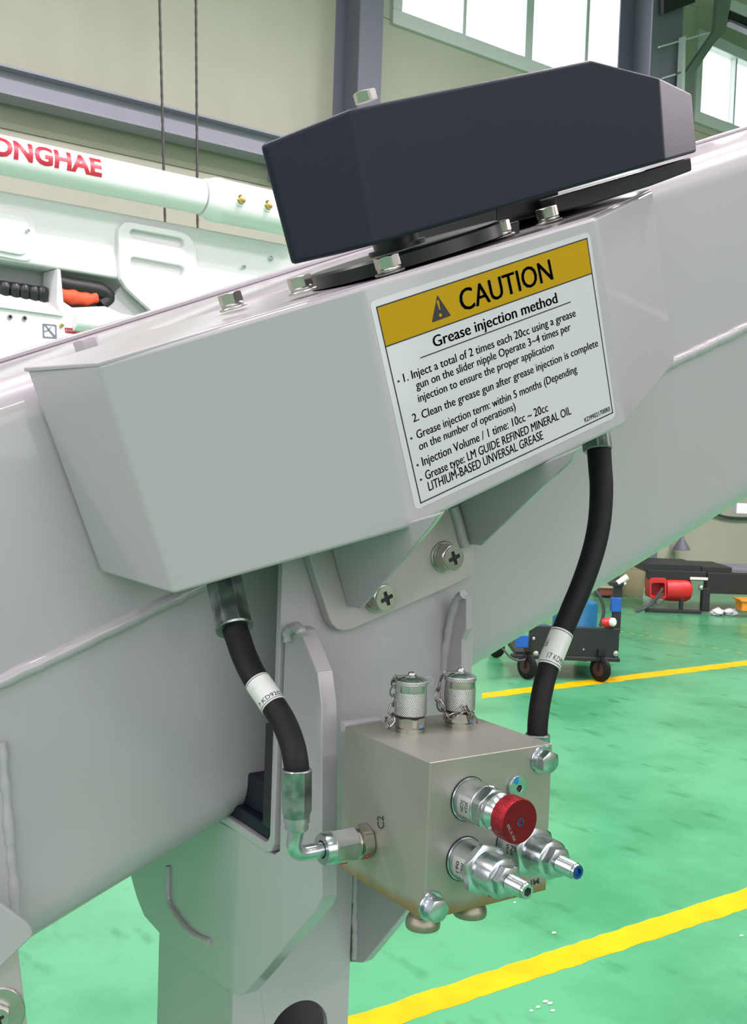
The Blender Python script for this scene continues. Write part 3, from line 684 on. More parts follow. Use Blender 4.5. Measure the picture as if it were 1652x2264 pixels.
b_ = bolt(bo, HP(sq(onp(193,765,V((0,.93,0)),YH))[0], .93, QT), -HW, .0115, .009, 'paint', label='white painted bolt head')

# side bracket at the lower left
sb = thing('side_bracket', 'white bracket with chevron plate and large washer at the lower left corner', 'bracket', onY(10,2260,.80))
bm = B(); prism(bm, [onY(*p,.79) for p in ((-90,1932),(0,1996),(60,2039),(70,2050),(75,2062),(70,2073),(0,2141),(-90,2225))], YH*.008); fin(bm, 'chevron_plate', M['paint'], sb, bevel=.0018)
bm = B(); prism(bm, [onY(*p,.81) for p in ((-90,2020),(38,2060),(42,2108),(52,2190),(62,2270),(80,2420),(-90,2420))], YH*.01); fin(bm, 'strap_plate', M['paint_stain'], sb, bevel=.002)
p = onY(-4,2240,.81); bolt(sb, p, V((-.25,-1,.1)), .0085, .007, 'steel', wr=.0195, wt=.0025, spring=.002, cross=True, label='cross recessed bolt')

# ================================================================== support cradle
XC = .427
cr_t = thing('support_cradle', 'white welded cradle post carrying the boom on black pads', 'support', V((.52,.87,0)))
# L shaped front plate bending into the shelf
zt_ = onY(619,1180,.775).z; zs_ = onX(600,1893,XC).z
prof = [(.775, zt_), (.783, zt_), (.783, zs_+.016), (.7865, zs_+.0105), (.792, zs_+.008), (1.06, zs_+.008), (1.06, zs_), (.789, zs_), (.7805, zs_+.003), (.776, zs_+.0105)]
bm = B(); prism(bm, [V((XC, y, z)) for y, z in prof], V((.203,0,0))); fin(bm, 'front_plate', M['paint'], cr_t, bevel=.0012)
cheek = [(642,1389),(652,1385),(664,1392),(702,1488),(711,1560),(711,1985),(702,2008),(690,2024),(540,2198),(528,2202),(514,2197),(365,2078),(318,2025),(302,1985),(288,1935),(300,1915),(345,1838),(470,1808),(560,1858),(600,1886),(604,1890),(618,1880),(622,1700),(626,1500),(630,1410)]
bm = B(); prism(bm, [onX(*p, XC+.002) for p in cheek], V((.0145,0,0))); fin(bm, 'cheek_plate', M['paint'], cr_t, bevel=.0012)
bm = B(); tube(bm, spline([onX(*p, XC) for p in ((638,1420),(637,1400),(645,1389),(655,1387),(664,1394),(668,1405))], 4), lambda u: .0045+random.uniform(-.0006,.0006), 10); fin(bm, 'weld_bead', M['paint'], cr_t, ang=80)
bm = B(); tube(bm, spline([onX(*p, XC+.001) for p in ((372,1915),(372,1985),(388,2020),(420,2060),(462,2084))], 6), lambda u: .0035+random.uniform(-.0007,.0007), 8); fin(bm, 'weld_bead', M['paint'], cr_t, ang=80)
XR = .575
rck = [(1130,1640),(1130,1740),(905,2006),(808,2124),(800,2129),(770,2127),(760,2110),(757,1900),(790,1640)]
bm = B(); prism(bm, [onX(*p, XR) for p in rck], V((.010,0,0))); fin(bm, 'cheek_plate', M['paint'], cr_t, bevel=.0012)
bm = B(); tube(bm, [onX(785+random.uniform(-1,1), 1930+i*10, XR-.001) for i in range(20)], lambda u: .003+random.uniform(-.0007,.0007), 8); fin(bm, 'weld_bead', M['paint'], cr_t, ang=80)
rib = [(1008,1330),(1020,1316),(1031,1318),(1031,1391),(1021,1415),(1019,1560),(973,1560),(974,1490),(980,1450)]
bm = B(); prism(bm, [onX(*p, .598) for p in rib], V((.007,0,0))); fin(bm, 'rib', M['paint'], cr_t, bevel=.001)
bm = B(); tube(bm, spline([onX(*p, .597) for p in ((1026,1314),(1012,1325),(1000,1360),(992,1400),(984,1450),(980,1500),(980,1560))], 6), lambda u: .0042+random.uniform(-.0006,.0006), 8); fin(bm, 'weld_bead', M['paint'], cr_t, ang=80)
# plate behind the valve block with its shelf edge
zbt = 1.301; zlow = onX(735,1885,XC+.014).z
bm = B(); prism(bm, [V((XC+.0165,.673,zbt-.006)), V((XC+.001,.673,zbt-.006)), V((XC+.001,.673,zbt+.0015)), V((XC+.034,.673,zbt+.0015)), V((XC+.034,.673,zbt-.006)), V((XC+.11,.673,zbt-.006)), V((XC+.11,.673,1.185)), V((XC+.0165,.673,zlow))], YH*.007); fin(bm, 'mounting_plate', M['paint'], cr_t, bevel=.001)
# post: four walls, front wall with a round hole
XP, XPR, YP, YPB = .4435, .571, .874, 1.05
pl = [V((XP,YP,0)), V((XPR,YP,0)), V((XPR,YP,1.17)), V((XP,YP,1.17))]
hc = onY(660,2288,YP); hole = [hc+V((math.cos(a)*.0325,0,math.sin(a)*.0325)) for a in [2*math.pi*i/40 for i in range(40)]]
bm = B(); prism_holes(bm, pl, [hole], V((0,.008,0))); fin(bm, 'post_wall', M['paint'], cr_t, ang=30, bevel=.001)
for lo, hi in (((XP,YP+.008,0),(XP+.008,YPB,1.15)), ((XPR-.008,YP+.008,0),(XPR,YPB,1.15)), ((XP+.008,YPB-.008,0),(XPR-.008,YPB,1.14))):
    bm = B(); wbox(bm, lo, hi); fin(bm, 'post_wall', M['paint'], cr_t, bevel=.002)
bm = B(); wbox(bm, (XP-.08,.80,0), (.65,1.12,.012)); fin(bm, 'base_plate', M['paint'], cr_t, bevel=.002)
# wear pads
zp = zs_+.008
bm = B(); box(bm, V((XC+.004,.79,zp)), V((.19,0,0)), V((0,.27,0)), V((0,0,.012))); fin(bm, 'wear_pad', M['dark'], cr_t, bevel=.002)
ch = [(.80,zp+.012),(.90,zp+.012),(.90,zp+.034),(.892,zp+.042),(.808,zp+.042),(.80,zp+.034)]
bm = B(); prism(bm, [V((XC+.012, y, z)) for y, z in ch], V((.18,0,0))); fin(bm, 'wear_pad', M['dark'], cr_t, bevel=.002)
ztop = onX(606,1610,XC).z
bm = B(); wbox(bm, (XC+.002,.783,zp+.012), (XC+.19,.800,ztop)); fin(bm, 'wear_pad', M['black'], cr_t, bevel=.001)

# ================================================================== housing bracket (bolted to the cradle)
hb = thing('mounting_bracket', 'white bracket with angled gussets bolted to the cradle under the housing', 'bracket', onY(860,1380,.765))
BYk = .763
bp_ = [(676,1195),(686,1237),(728,1368),(735,1382),(746,1392),(762,1396),(780,1392),(1000,1296),(1048,1272),(1050,1180),(1000,1060),(700,1120)]
bm = B(); prism(bm, [onY(*p, BYk) for p in bp_], YH*.012); fin(bm, 'bracket_plate', M['paint_stain'], hb, bevel=.0015)
s1_ = sq(onY(768,1340,BYk))[0]; s2g = sq(onY(1036,1204,BYk))[0]
def onS(px, py, s): return onp(px, py, C+AW*s, AW)
def gus(pts, s, ym):
    out = []
    for p in pts: 
        w = onS(*p, s); out.append(w)
    return out
g1 = [onS(732,1205,s1_), onS(768,1342,s1_), onS(795,1346,s1_), onS(950,1168,s1_), onS(972,1136,s1_)]
bm = B(); prism(bm, g1, AW*.006); fin(bm, 'gusset', M['paint'], hb, bevel=.001)
g2 = [onS(1000,1110,s2g), onS(1031,1204,s2g), onS(1064,1207,s2g), onS(1262,1018,s2g), onS(1277,992,s2g)]
bm = B(); prism(bm, g2, AW*.006); fin(bm, 'gusset', M['paint'], hb, bevel=.001)
bm = B(); tube(bm, spline([onY(*p, BYk-.001) for p in ((1002,1120),(1012,1150),(1022,1190),(1028,1206))], 4), .005, 8); fin(bm, 'weld_bead', M['paint'], hb, ang=80)
for px, py in ((980,1230),(832,1318)):
    bolt(hb, onY(px, py, BYk), -YH, .0125, .011, 'steel', wr=.0138, wt=.002, spring=.003, cross=True, rot=.3)
print('gusset Y', [round(p.y,3) for p in g1], [round(p.y,3) for p in g2])

# ================================================================== slider housing
HY = .6347
fT = onY(803,632,HY); fB = onY(908,1168,HY)
rT = onY(1313,480,HY); rB = onY(1383,940,HY)
lT = at(213,806,.746); lB = onp(383,1316,lT,YH)
bT = onY(57,815,BY-.004); bB = onY(222,1266,BY-.004)
wT = onY(1443,420,.735); wM = onY(1492,803,.735)
kT = HP(sq(wT)[0]+.012, BY-.004, sq(wT)[2]-.003); kB = HP(sq(wM)[0]+.008, BY-.004, sq(wM)[2]+.0)
hs = thing('slider_housing', 'white folded steel housing with a yellow and white notice, fixed across the boom', 'housing', (fB+bB)/2)
print('housing sq', [tuple(round(x,3) for x in sq(p)) for p in (bT,lT,fT,rT,wT,kT,bB,lB,fB,rB,wM,kB)])
bm = B(); vs = {k: bm.verts.new(p) for k, p in dict(bT=bT,lT=lT,fT=fT,rT=rT,wT=wT,kT=kT,bB=bB,lB=lB,fB=fB,rB=rB,wM=wM,kB=kB).items()}
for f in ('bT lT lB bB','lT fT fB lB','fT rT rB fB','rT wT wM rB','wT kT kB wM','bT lT fT rT wT kT','bB lB fB rB wM kB','bT bB kB kT'):
    bm.faces.new([vs[k] for k in f.split()])
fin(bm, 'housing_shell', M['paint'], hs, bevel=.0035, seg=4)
# thin top plate edge seen at the left end
tp = [bT, lT, fT+YH*.006, rT+YH*.006, wT+YH*.002, kT]
o1 = HW*.0026
bm = B(); prism(bm, [p-AW*(.002 if i < 1 else 0)-HW*.0012 for i, p in enumerate(tp)], HW*.0034); fin(bm, 'top_plate', M['paint'], hs, bevel=.0012)
def qtop(y, s): # height of the housing top below the camera plane at (s, y)
    t = min(1, max(0, (y-HY)/(BY-HY))); qf = sq(fT)[2]+(sq(rT)[2]-sq(fT)[2])*(s-sq(fT)[0])/(sq(rT)[0]-sq(fT)[0]); qb = sq(bT)[2]+(sq(kT)[2]-sq(bT)[2])*(s-sq(bT)[0])/(sq(kT)[0]-sq(bT)[0])
    return qf+(qb-qf)*t-.0012
for px, py, y in ((519,690,.79),(673,655,.735),(862,600,.66),(1108,521,.69),(1213,482,.70)):
    s = sq(onp(px, py, V((0,y,0)), YH))[0]
    bolt(hs, HP(s, y, qtop(y, s)), -HW, .0098, .0082, 'steel', wr=.0115, wt=.0018, spring=.0028, rot=.35+random.uniform(-.3,.3))
# ---- caution notice
LN = V((0,-1,0)); ZL = lambda x, y: onY(800+x/2.753, 480+y/2.753, HY)
def sheet(name, zp_, lift, m, parent, th=.00025):
    bm = B(); prism(bm, [ZL(*p)+LN*lift for p in zp_], LN*th); return fin(bm, name, M[m], parent, smooth=False)
def rounded(pts, r, n=4):
    out = []; k = len(pts)
    for i in range(k):
        a, b, c = V((*pts[i-1],0)), V((*pts[i],0)), V((*pts[(i+1)%k],0))
        p, q = b+(a-b).normalized()*r, b+(c-b).normalized()*r
        for j in range(n+1):
            t = j/n; w = p*(1-t)**2+b*2*t*(1-t)+q*t*t; out.append((w.x, w.y))
    return out
lb = sheet('caution_label', rounded([(46,516),(1385,88),(1545,1217),(326,1785)], 34), .0001, 'labelw', hs)
lb['label'] = 'white notice with yellow CAUTION band and black printed text'
cor = [(88,550),(1368,130),(1525,1190),(357,1740)]
def lerp(a, b, t): return (a[0]+(b[0]-a[0])*t, a[1]+(b[1]-a[1])*t)
yl = [(88,550),(1368,130),(1397,343),(143,790)]
sheet('caution_band', yl, .00036, 'yellow', lb, .0001)
def pline(a, b, w, lift=.0005):
    ax, ay = ZL(*a), ZL(*b); d_ = (ay-ax).normalized(); n_ = d_.cross(LN)*w
    bm = B(); prism(bm, [ax+n_-d_*w+LN*lift, ay+n_+d_*w+LN*lift, ay-n_+d_*w+LN*lift, ax-n_-d_*w+LN*lift], LN*.00008); return bm
def rule(a, b, w=.0004): fin(pline(a, b, w), 'rule', M['ink'], lb, smooth=False)
for a, b in zip(cor, cor[1:]+cor[:1]): rule(a, b, .00045)
rule(yl[3], yl[2], .00045)
rule((357,857),(1268,517), .0004)
bm = B(); tri = [(457,474),(541,600),(424,643)]
ex = [(452,512),(466,505),(477,563),(470,566)]
prism_holes(bm, [ZL(*p)+LN*.0005 for p in rounded(tri, 8)], [[ZL(*p)+LN*.0005 for p in ex], [ZL(477+10*math.cos(a), 597+11*math.sin(a))+LN*.0005 for a in [2*math.pi*i/12 for i in range(12)]]], LN*.0001); fin(bm, 'warning_triangle', M['ink'], lb, smooth=False)
def tline(s, a, b, cap, bold=0.0):
    o = ZL(*a); x = ZL(*b)-o; t = ZL(a[0]-cap*.22, a[1]-cap); y = t-o; xn = x.normalized(); 
    lettering(s, lb, 'ink', o, x, y, LN, dup=bold or .022, th=.0006)
tline('CAUTION', (606,578), (1166,378), 128, .045)
tline('Grease injection method', (437,794), (1192,520), 66, .04)
tline('1. Inject a total of 2 times each 20cc using a grease', (256,1004), (1302,603), 50, 0)
tline('gun on the slider nipple Operate 3~4 times per', (332,1049), (1272,688), 49, 0)
tline('injection to ensure the proper application', (345,1128), (1168,803), 48, 0)
tline('2. Clean the grease gun after grease injection is complete', (312,1250), (1438,785), 49, 0)
tline('Grease injection term: within 5 months (Depending', (336,1350), (1310,944), 49, 0)
tline('on the number of operations)', (350,1420), (936,1172), 48, 0)
tline('Injection Volume / 1 time: 10cc ~ 20cc', (370,1515), (1134,1180), 52, 0)
tline('Grease type: LM GUIDE REFINED MINERAL OIL', (390,1600), (1274,1198), 52, 0)
tline('LITHIUM-BASED UNVERSAL GREASE', (408,1668), (1104,1350), 54, 0)
tline('KD99021700R0', (1357,1250), (1511,1178), 27, 0)
for x, y in ((222,1000),(300,1347),(338,1510),(358,1598)):
    bm = B(); prism(bm, [ZL(x+7*math.cos(a), y+7.5*math.sin(a))+LN*.0005 for a in [2*math.pi*i/10 for i in range(10)]], LN*.0001); fin(bm, 'bullet', M['ink'], lb, smooth=False)

# ================================================================== guide cover on top of the housing
GY = .640
gF, gB = onY(776,240,GY), onY(829,541,GY)
gA = onY(1309,131,GY); gR, gRb = onY(1459,170,GY), onY(1472,356,GY)
nL = (V(lT)-fT); nL = (AW*-.866+YH*.5).cross(HW); nR = (AW*.866+YH*.5).cross(HW)
gL, gLb = onp(583,318,gB,nL), onp(652,584,gB,nL)
gW, gWb = onp(1530,206,gRb,nR), onp(1541,336,gRb,nR)
gc = thing('guide_cover', 'dark anthracite angular block cover bolted on top of the white housing', 'cover', (gB+gRb)/2+YH*.1)
fr = dict(L=gL,F=gF,A=gA,R=gR,W=gW,Wb=gWb,Rb=gRb,B=gB,Lb=gLb)
bm = B(); vf = {k: bm.verts.new(p) for k, p in fr.items()}; dY = 2*(gL.y-gF.y)
vb = {k: bm.verts.new(p+YH*(.006 if k in ('L','Lb','W','Wb') else dY)) for k, p in fr.items()}
for f in ('L F B Lb','F A R Rb B','R W Wb Rb'):
    bm.faces.new([vf[k] for k in f.split()]); bm.faces.new([vb[k] for k in f.split()])
bk = list(fr)
for i in range(len(bk)):
    a, b = bk[i], bk[(i+1)%len(bk)]; bm.faces.new((vf[a], vf[b], vb[b], vb[a]))
fin(bm, 'cover_body', M['dark'], gc, bevel=.0045, seg=2)
print('cover sq', {k: tuple(round(x,3) for x in sq(p)) for k, p in fr.items()})
s = sq(onp(810,206,V((0,.76,0)),YH))[0]
pt = onp(808,214,V((0,.76,0)),YH); bolt(gc, pt+HW*.004, -HW, .0098, .0085, 'steel', rot=.2)
def qslab(pts, y0, y1, name, m='dark', par=gc, bevel=.0015):
    bm = B(); prism(bm, [onY(*p, y0) for p in pts], YH*(y1-y0)); return fin(bm, name, M[m], par, bevel=bevel)
qslab([(1225,434),(1529,347),(1531,377),(1440,411),(1300,455),(1228,470)], .70, .86, 'guide_plate', 'black')
qslab([(1097,455),(1236,420),(1236,469),(1180,481),(1097,498)], .72, .86, 'guide_plate', 'black')
# flange, hub, foot
sm = (sq(onp(712,600,V((0,.735,0)),YH))[0]+sq(onp(1066,545,V((0,.735,0)),YH))[0])/2; Rf = (sq(onp(1066,545,V((0,.735,0)),YH))[0]-sq(onp(712,600,V((0,.735,0)),YH))[0])/2
qt_ = qtop(.735, sm); ctr = HP(sm, .735, qt_)
bm = B(); lathe(bm, ctr, -HW, [(0,Rf),(.0095,Rf),(.0115,Rf-.002)], 72); fin(bm, 'flange', M['black'], gc)
sh = sq(onp(882,560,V((0,.735,0)),YH))[0]
bm = B(); lathe(bm, HP(sh,.735,qt_-.0112), -HW, [(0,.024),(.004,.024),(.004,.019),(.02,.019)], 36); fin(bm, 'hub', M['black'], gc)
qslab([(1073,512),(1082,506),(1150,487),(1150,520),(1076,537)], .695, .80, 'foot', 'black')
s = sq(onp(1026,505,V((0,.80,0)),YH))[0]; bolt(gc, HP(s,.80,qt_-.0115), -HW, .0098, .0085, 'steel', rot=.9)

# ================================================================== valve block
X0, Y0, Y1, Z1 = .427, .5655, .672, 1.3005
X1 = onY(1222,1640,Y0).x; Z0 = onY(928,2040,Y0).z
print('block', X0, X1, Y0, Y1, Z0, Z1)
M['block'] = block_mat(Z0)
vb_ = thing('valve_block', 'grey nickel-plated hydraulic valve block with cartridges and a red knob', 'valve', V(((X0+X1)/2,(Y0+Y1)/2,Z0)))
bm = B(); wbox(bm, (X0,Y0,Z0), (X1,Y1,Z1)); fin(bm, 'block_body', M['block'], vb_, bevel=.0009, seg=2)
def fy(px, py): return onY(px, py, Y0)
fd = V((0,-1,0))
bolt(vb_, fy(1197,1678), fd, .0082, .0064, 'zinc', wr=.0102, wt=.0016, spring=.0022, rot=.1)
bolt(vb_, fy(952,2003), fd, .0082, .0064, 'zinc', wr=.0102, wt=.0016, spring=.0022, rot=.5)
# plug with hex socket and blue mark
p = fy(1141,1738); bm = B(); prism_holes(bm, hexpts(p, fd, .0082, n=36), [hexpts(p+V((.001,0,-.0012)), fd, .0026, rot=.3)], fd*.0028); o = fin(bm, 'socket_plug', M['zinc'], vb_, bevel=.0004)
bm = B(); lathe(bm, p, fd, [(0,.0034),(.0004,.0034)], 12); fin(bm, 'socket', M['blackflat'], o)
bm = B(); q = p+fd*.0029; xx, zz_ = V((1,0,0)), V((0,0,1)); prism(bm, [q+xx*-.0035+zz_*.0068, q+xx*-.0008+zz_*.0074, q+xx*0+zz_*.003, q+xx*-.0016+zz_*.002, q+xx*-.0042+zz_*.003], fd*.0001); fin(bm, 'ink_mark', M['bluemark'], o)
def threads(n, L, r, d_=.0005):
    pr = []
    for i in range(n): pr += [(L*i/n, r-d_), (L*(i+.5)/n, r)]
    return pr+[(L, r-d_)]
def cylwarp(p, d, r, ang0, dang, t0, dt, flip=1):
    x, y = frame(d)
    return lambda u, w: p + d*(t0+dt*w) + (x*math.cos(ang0+dang*u)+y*math.sin(ang0+dang*u))*(r+.0001)
def cartridge(p, code, kind, lab):
    bm = B(); lathe(bm, p, fd, [(0,.0148),(.0008,.0148),(.0008,.0142),(.019,.0142),(.0195,.0135)], 48); o = fin(bm, 'cartridge_valve', M['zinc'], vb_, label=lab)
    bm = B(); lathe(bm, p, fd, [(0,.0154),(.0007,.0154)], 48); fin(bm, 'seal_gap_ring', M['blackflat'], o)  # black ring painted as the shaded recess gap at the barrel's base
    # code plate and code, printed round the lower left of the barrel
    x, y = frame(fd)     # x = up, y = fd x up
    def sp(a, t, r): return p+fd*t+(V((0,0,1))*math.cos(a)+V((-1,0,0))*math.sin(a))*r
    a0, a1 = math.radians(62), math.radians(118)
    bm = B(); g = [[bm.verts.new(sp(a0+(a1-a0)*i/8, t, .01428)) for i in range(9)] for t in (.0055,.0185)]
    for i in range(8): bm.faces.new((g[0][i], g[0][i+1], g[1][i+1], g[1][i]))
    fin(bm, 'code_plate', M['patch'], o, label='pale etched code patch')
    for k, s_ in enumerate(code):
        tt0 = .0168-k*.0045
        def wp(u, w, tt0=tt0): return sp(math.radians(73)+math.radians(31)*u, tt0-.0029+.0029*w, .0144)
        lettering(s_, o, 'ink', None, None, None, None, bold=.01, warp=wp)
    if kind == 'screw':
        bm = B(); hexnut(bm, p+fd*.0192, fd, .0182, .0052, rot=.2, both=True); fin(bm, 'hex_collar', M['zinc'], o)
        bm = B(); lathe(bm, p+fd*.0245, fd, [(0,.0132),(.0155,.0132),(.0163,.0129),(.0172,.0112)], 40); fin(bm, 'sleeve', M['zinc'], o)
        bm = B(); hexnut(bm, p+fd*.0416, fd, .0106, .0062, rot=.35, both=True); fin(bm, 'lock_nut', M['zinc'], o)
        bm = B(); lathe(bm, p+fd*.0475, fd, threads(9, .0145, .0057, .0009)+[(.0160,.0052),(.0172,.0046)], 24, cap1=False); st = fin(bm, 'set_screw', M['zinc'], o)
        tip = p+fd*.0647
        bm = B(); prism_holes(bm, hexpts(tip, fd, .0046, n=24), [hexpts(tip, fd, .0031)], -fd*.002); fin(bm, 'screw_tip', M['blueanod' if 'WA' in code else 'zinc'], st)
        bm = B(); lathe(bm, tip-fd*.0019, fd, [(0,.0036),(.0003,.0036)], 12); fin(bm, 'socket', M['blueanod' if 'WA' in code else 'blackflat'], st)
    else:
        bm = B(); hexnut(bm, p+fd*.0192, fd, .0152, .009, rot=.1, both=True); fin(bm, 'hex_collar', M['zinc'], o)
        bm = B(); lathe(bm, p+fd*.028, fd, [(0,.0128),(.004,.0128),(.0085,.0095),(.013,.009)], 40); fin(bm, 'neck', M['zinc'], o)
        kc = p+fd*.0405
        M['knurlred'] = knurl_mat('red_knurled_anodized', (.32,.014,.024), .7, .32, (62, 2300), 'Y', tuple(kc-ORG[vb_]))
        bm = B(); lathe(bm, kc, fd, [(0,.0140),(.0006,.0147),(.0112,.0147),(.012,.0142)], 72); kn = fin(bm, 'adjusting_knob', M['knurlred'], o, label='red knurled adjusting knob')
        f0 = kc+fd*.012
        bm = B(); prism_holes(bm, hexpts(f0, fd, .0141, n=72), [hexpts(f0, fd, .0028, n=24)], fd*.0003); fin(bm, 'knob_face', M['red'], kn)
        bm = B(); lathe(bm, f0-fd*.001, fd, [(0,.0028),(.0016,.0028),(.0016,.0019),(.0004,.0019)], 24); fin(bm, 'knob_screw', M['blueanod'], kn)
        bm = B(); lathe(bm, kc+fd*.006+(V((-.8,0,-.6))*.01465), V((-.8,0,-.6)), [(0,.0014),(.0001,.0014)], 12); fin(bm, 'grub_screw', M['blackflat'], kn)
        def kw(u, w):  # lettering on an arc near the left rim, read downwards
            a = math.radians(205+62*u) ; r = .0112-(1-w)*.0028
            return f0+fd*.0004+V((math.cos(a)*r, 0, math.sin(a)*r))
        def kw2(u, w):
            a = math.radians(238-64*u) if False else math.radians(190+64*(1-u)); r = .0084+ (1-w)*0 + w*-.0
            o0 = V((-.0030,0,-.0108)); e0 = V((-.0094,0,.0004)); q_ = o0+(e0-o0)*u
            nrm = V((-(e0-o0).z,0,(e0-o0).x)).normalized()
            return f0+fd*.0004+q_+nrm*w*.0021
        lettering('RLY30', kn, 'whiteink', None, None, None, None, warp=kw2, dup=.05)
    return o
cartridge(fy(1036,1766), ['J02A','2CZN'], 'knob', 'upper cartridge with red knob')
cartridge(fy(1026,1898), ['PPRC','061'], 'screw', 'lower left cartridge with set screw')
cartridge(fy(1134,1860), ['NE','WA'], 'screw', 'lower right cartridge with blue tipped set screw')
# engraved marks
a, b, t_ = fy(1078,1984), fy(1110,1976), fy(1077,1968)
lettering('00', vb_, 'engrave', a, b-a, t_-a, fd, bold=.03)
a, b, t_ = fy(1174,1958), fy(1193,1953), fy(1173,1946)
lettering('IM', vb_, 'engrave', a, b-a, t_-a, fd, bold=.03)
lf = lambda px, py: onX(px, py, X0)
a = lf(850,1833); b = lf(848,1804); t_ = lf(836,1832)
lettering('C2', vb_, 'engrave', a, b-a, t_-a, V((-1,0,0)), bold=.008, th=.0003)
# bottom fittings
for px, py, nm in ((935,2040,0),(1039,2014,1)):
    base = onZ(px, py-8, Z0) if False else V((onY(px, py, Y0+.02).x, Y0+.02, Z0))
    bm = B(); lathe(bm, base, V((0,0,-1)), threads(4,.006,.0095)+[(.0065,.0095)], 32); o = fin(bm, 'bottom_plug', M['plugm'], vb_)
    bm = B(); lathe(bm, base+V((0,0,-.0055)), V((0,0,-1)), [(0,.0098),(.003,.0116),(.006,.0122),(.0085,.0118),(.009,.0105)], 32); fin(bm, 'protective_cap', M['plugm'], o)
# test couplings
def coupling(px, py, swap):
    p = onZ(px, py, Z1); ax = V((0,0,.88)); AXU = V((0,0,1))
    M['knurl%d'%swap] = knurl_mat('knurled_zinc', (.46,.46,.44), 1, .4, (46, 3300), 'Z', tuple(p-ORG[vb_]))
    bm = B(); lathe(bm, p, ax, [(t*.88, r_) for t, r_ in [(0,.0108),(.0035,.0108),(.0035,.0096),(.0048,.0096)]], 36); o = fin(bm, 'test_coupling', M['nickel'], vb_)
    bm = B(); hexnut(bm, p+ax*.0042, ax,   .0124, .0075, rot=.25+.2*swap, both=True); fin(bm, 'hex_body', M['nickel'], o)
    bm = B(); lathe(bm, p+ax*.0125, ax, [(t*.88, r_) for t, r_ in [(0,.0104),(.0022,.0104)]], 36); fin(bm, 'seal_gap_ring', M['blackflat'], o)
    bm = B(); lathe(bm, p+ax*.0142, ax, [(t*.88, r_) for t, r_ in [(0,.0113),(.0006,.0119),(.0188,.0119),(.0194,.0117)]], 60); fin(bm, 'knurled_sleeve', M['knurl%d'%swap], o)
    bm = B(); lathe(bm, p+ax*.0334, ax, [(t*.88, r_) for t, r_ in [(0,.0116),(.0012,.0116),(.006,.0113),(.006,.0108)]], 48); fin(bm, 'cap_neck', M['nickel' if swap else 'zinc'], o)
    bm = B(); lathe(bm, p+ax*.0394, ax, [(t*.88, r_) for t, r_ in [(0,.0115),(.0004,.0122),(.0032,.0122),(.0038,.0118)]], 60); fin(bm, 'cap_rim', M['knurl%d'%swap], o)
    bm = B(); lathe(bm, p+ax*.0430, ax, [(t*.88, r_) for t, r_ in [(0,.0118),(.0018,.0092),(.003,.0055),(.0032,.004)]], 48); fin(bm, 'cap_dome', M['zinc'], o)
    top = p+ax*.0462
    bm = B(); lathe(bm, top, ax, [(t*.88, r_) for t, r_ in [(0,.004),(.0008,.0042),(.0012,.003),(.0024,.0028),(.0036,.0018),(.0039,.0006)]], 24); fin(bm, 'rivet', M['steel'], o)
    # strap from the rivet to the chain, towards the left
    ld = (V((-.80,.30,0))).normalized(); sd = AXU.cross(ld)
    bm = B(); prism(bm, [top+ld*-.002+sd*.0028, top+ld*.004+sd*.0026, top+ld*.0128+sd*.0014, top+ld*.0128-sd*.0014, top+ld*.004-sd*.0026, top+ld*-.002-sd*.0028], ax*.0006); fin(bm, 'chain_tab', M['steel'], o)
    return o, p, top+ld*.0128, ld
def links(o, pts, n, wire=.00068, L=.0062):
    P = spline(pts, 30); 
    seg = [0]
    for a, b in zip(P, P[1:]): seg.append(seg[-1]+(b-a).length)
    tot = seg[-1]; n = n or max(3, int(tot/(L*.68)))
    def atl(s):
        for i in range(len(seg)-1):
            if seg[i+1] >= s: return P[i]+(P[i+1]-P[i])*((s-seg[i])/max(1e-9, seg[i+1]-seg[i]))
        return P[-1]
    step = tot/n
    for i in range(n):
        a, b = atl(i*step), atl((i+1)*step); d_ = (b-a).normalized(); m_ = (a+b)/2; x, y = frame(d_)
        e = x*math.cos(i*1.57+.6)+y*math.sin(i*1.57+.6); hl, hw = step*.66, .0026
        loop = []
        for k in range(16):
            t = 2*math.pi*k/16; loop.append(m_ + d_*(hl*math.cos(t)) + e*(hw*math.sin(t)*(1+.25*math.cos(t))))
        bm = B(); tube(bm, loop, wire, 6, closed=True); fin(bm, 'chain_link', M['chain'], o)
o, p, tl, ld = coupling(906,1616,0)
dp = lambda px, py, d_: at(px, py, d_)
dz = (p-C).dot(cf)
links(o, [tl, dp(872,1512,dz+.004), dp(870,1545,dz+.006), dp(868,1575,dz+.004), dp(858,1588,dz), dp(850,1600,dz-.002), dp(864,1604,dz-.004), dp(868,1590,dz-.002)], 8)
bm = B(); q = dp(930.8,1606,dz-.0105); lathe(bm, q, C-q, [(0,.0011),(.0006,.0011)], 12); fin(bm, 'ink_mark', M['bluemark'], o)
o, p, tl, ld = coupling(1014,1604,1)
dz = (p-C).dot(cf)
links(o, [tl, dp(973,1506,dz+.001), dp(969,1530,dz), dp(972,1556,dz-.004), dp(985,1580,dz-.012), dp(1000,1590,dz-.0145), dp(1016,1575,dz-.0155), dp(1032,1562,dz-.015), dp(1040,1580,dz-.013), dp(1050,1598,dz-.010)], 9)
bm = B(); q = dp(1040,1594,dz-.0105); lathe(bm, q, C-q, [(0,.0011),(.0006,.0011)], 12); fin(bm, 'ink_mark', M['bluemark'], o)
bm = B(); q = dp(949,1506,dz-.0); x, y = frame(C-q); tube(bm, [q+(x*math.cos(t)+y*math.sin(t))*.0032 for t in [2*math.pi*i/20 for i in range(20)]], .00025, 6, closed=True); fin(bm, 'retaining_loop', M['clear'], o)
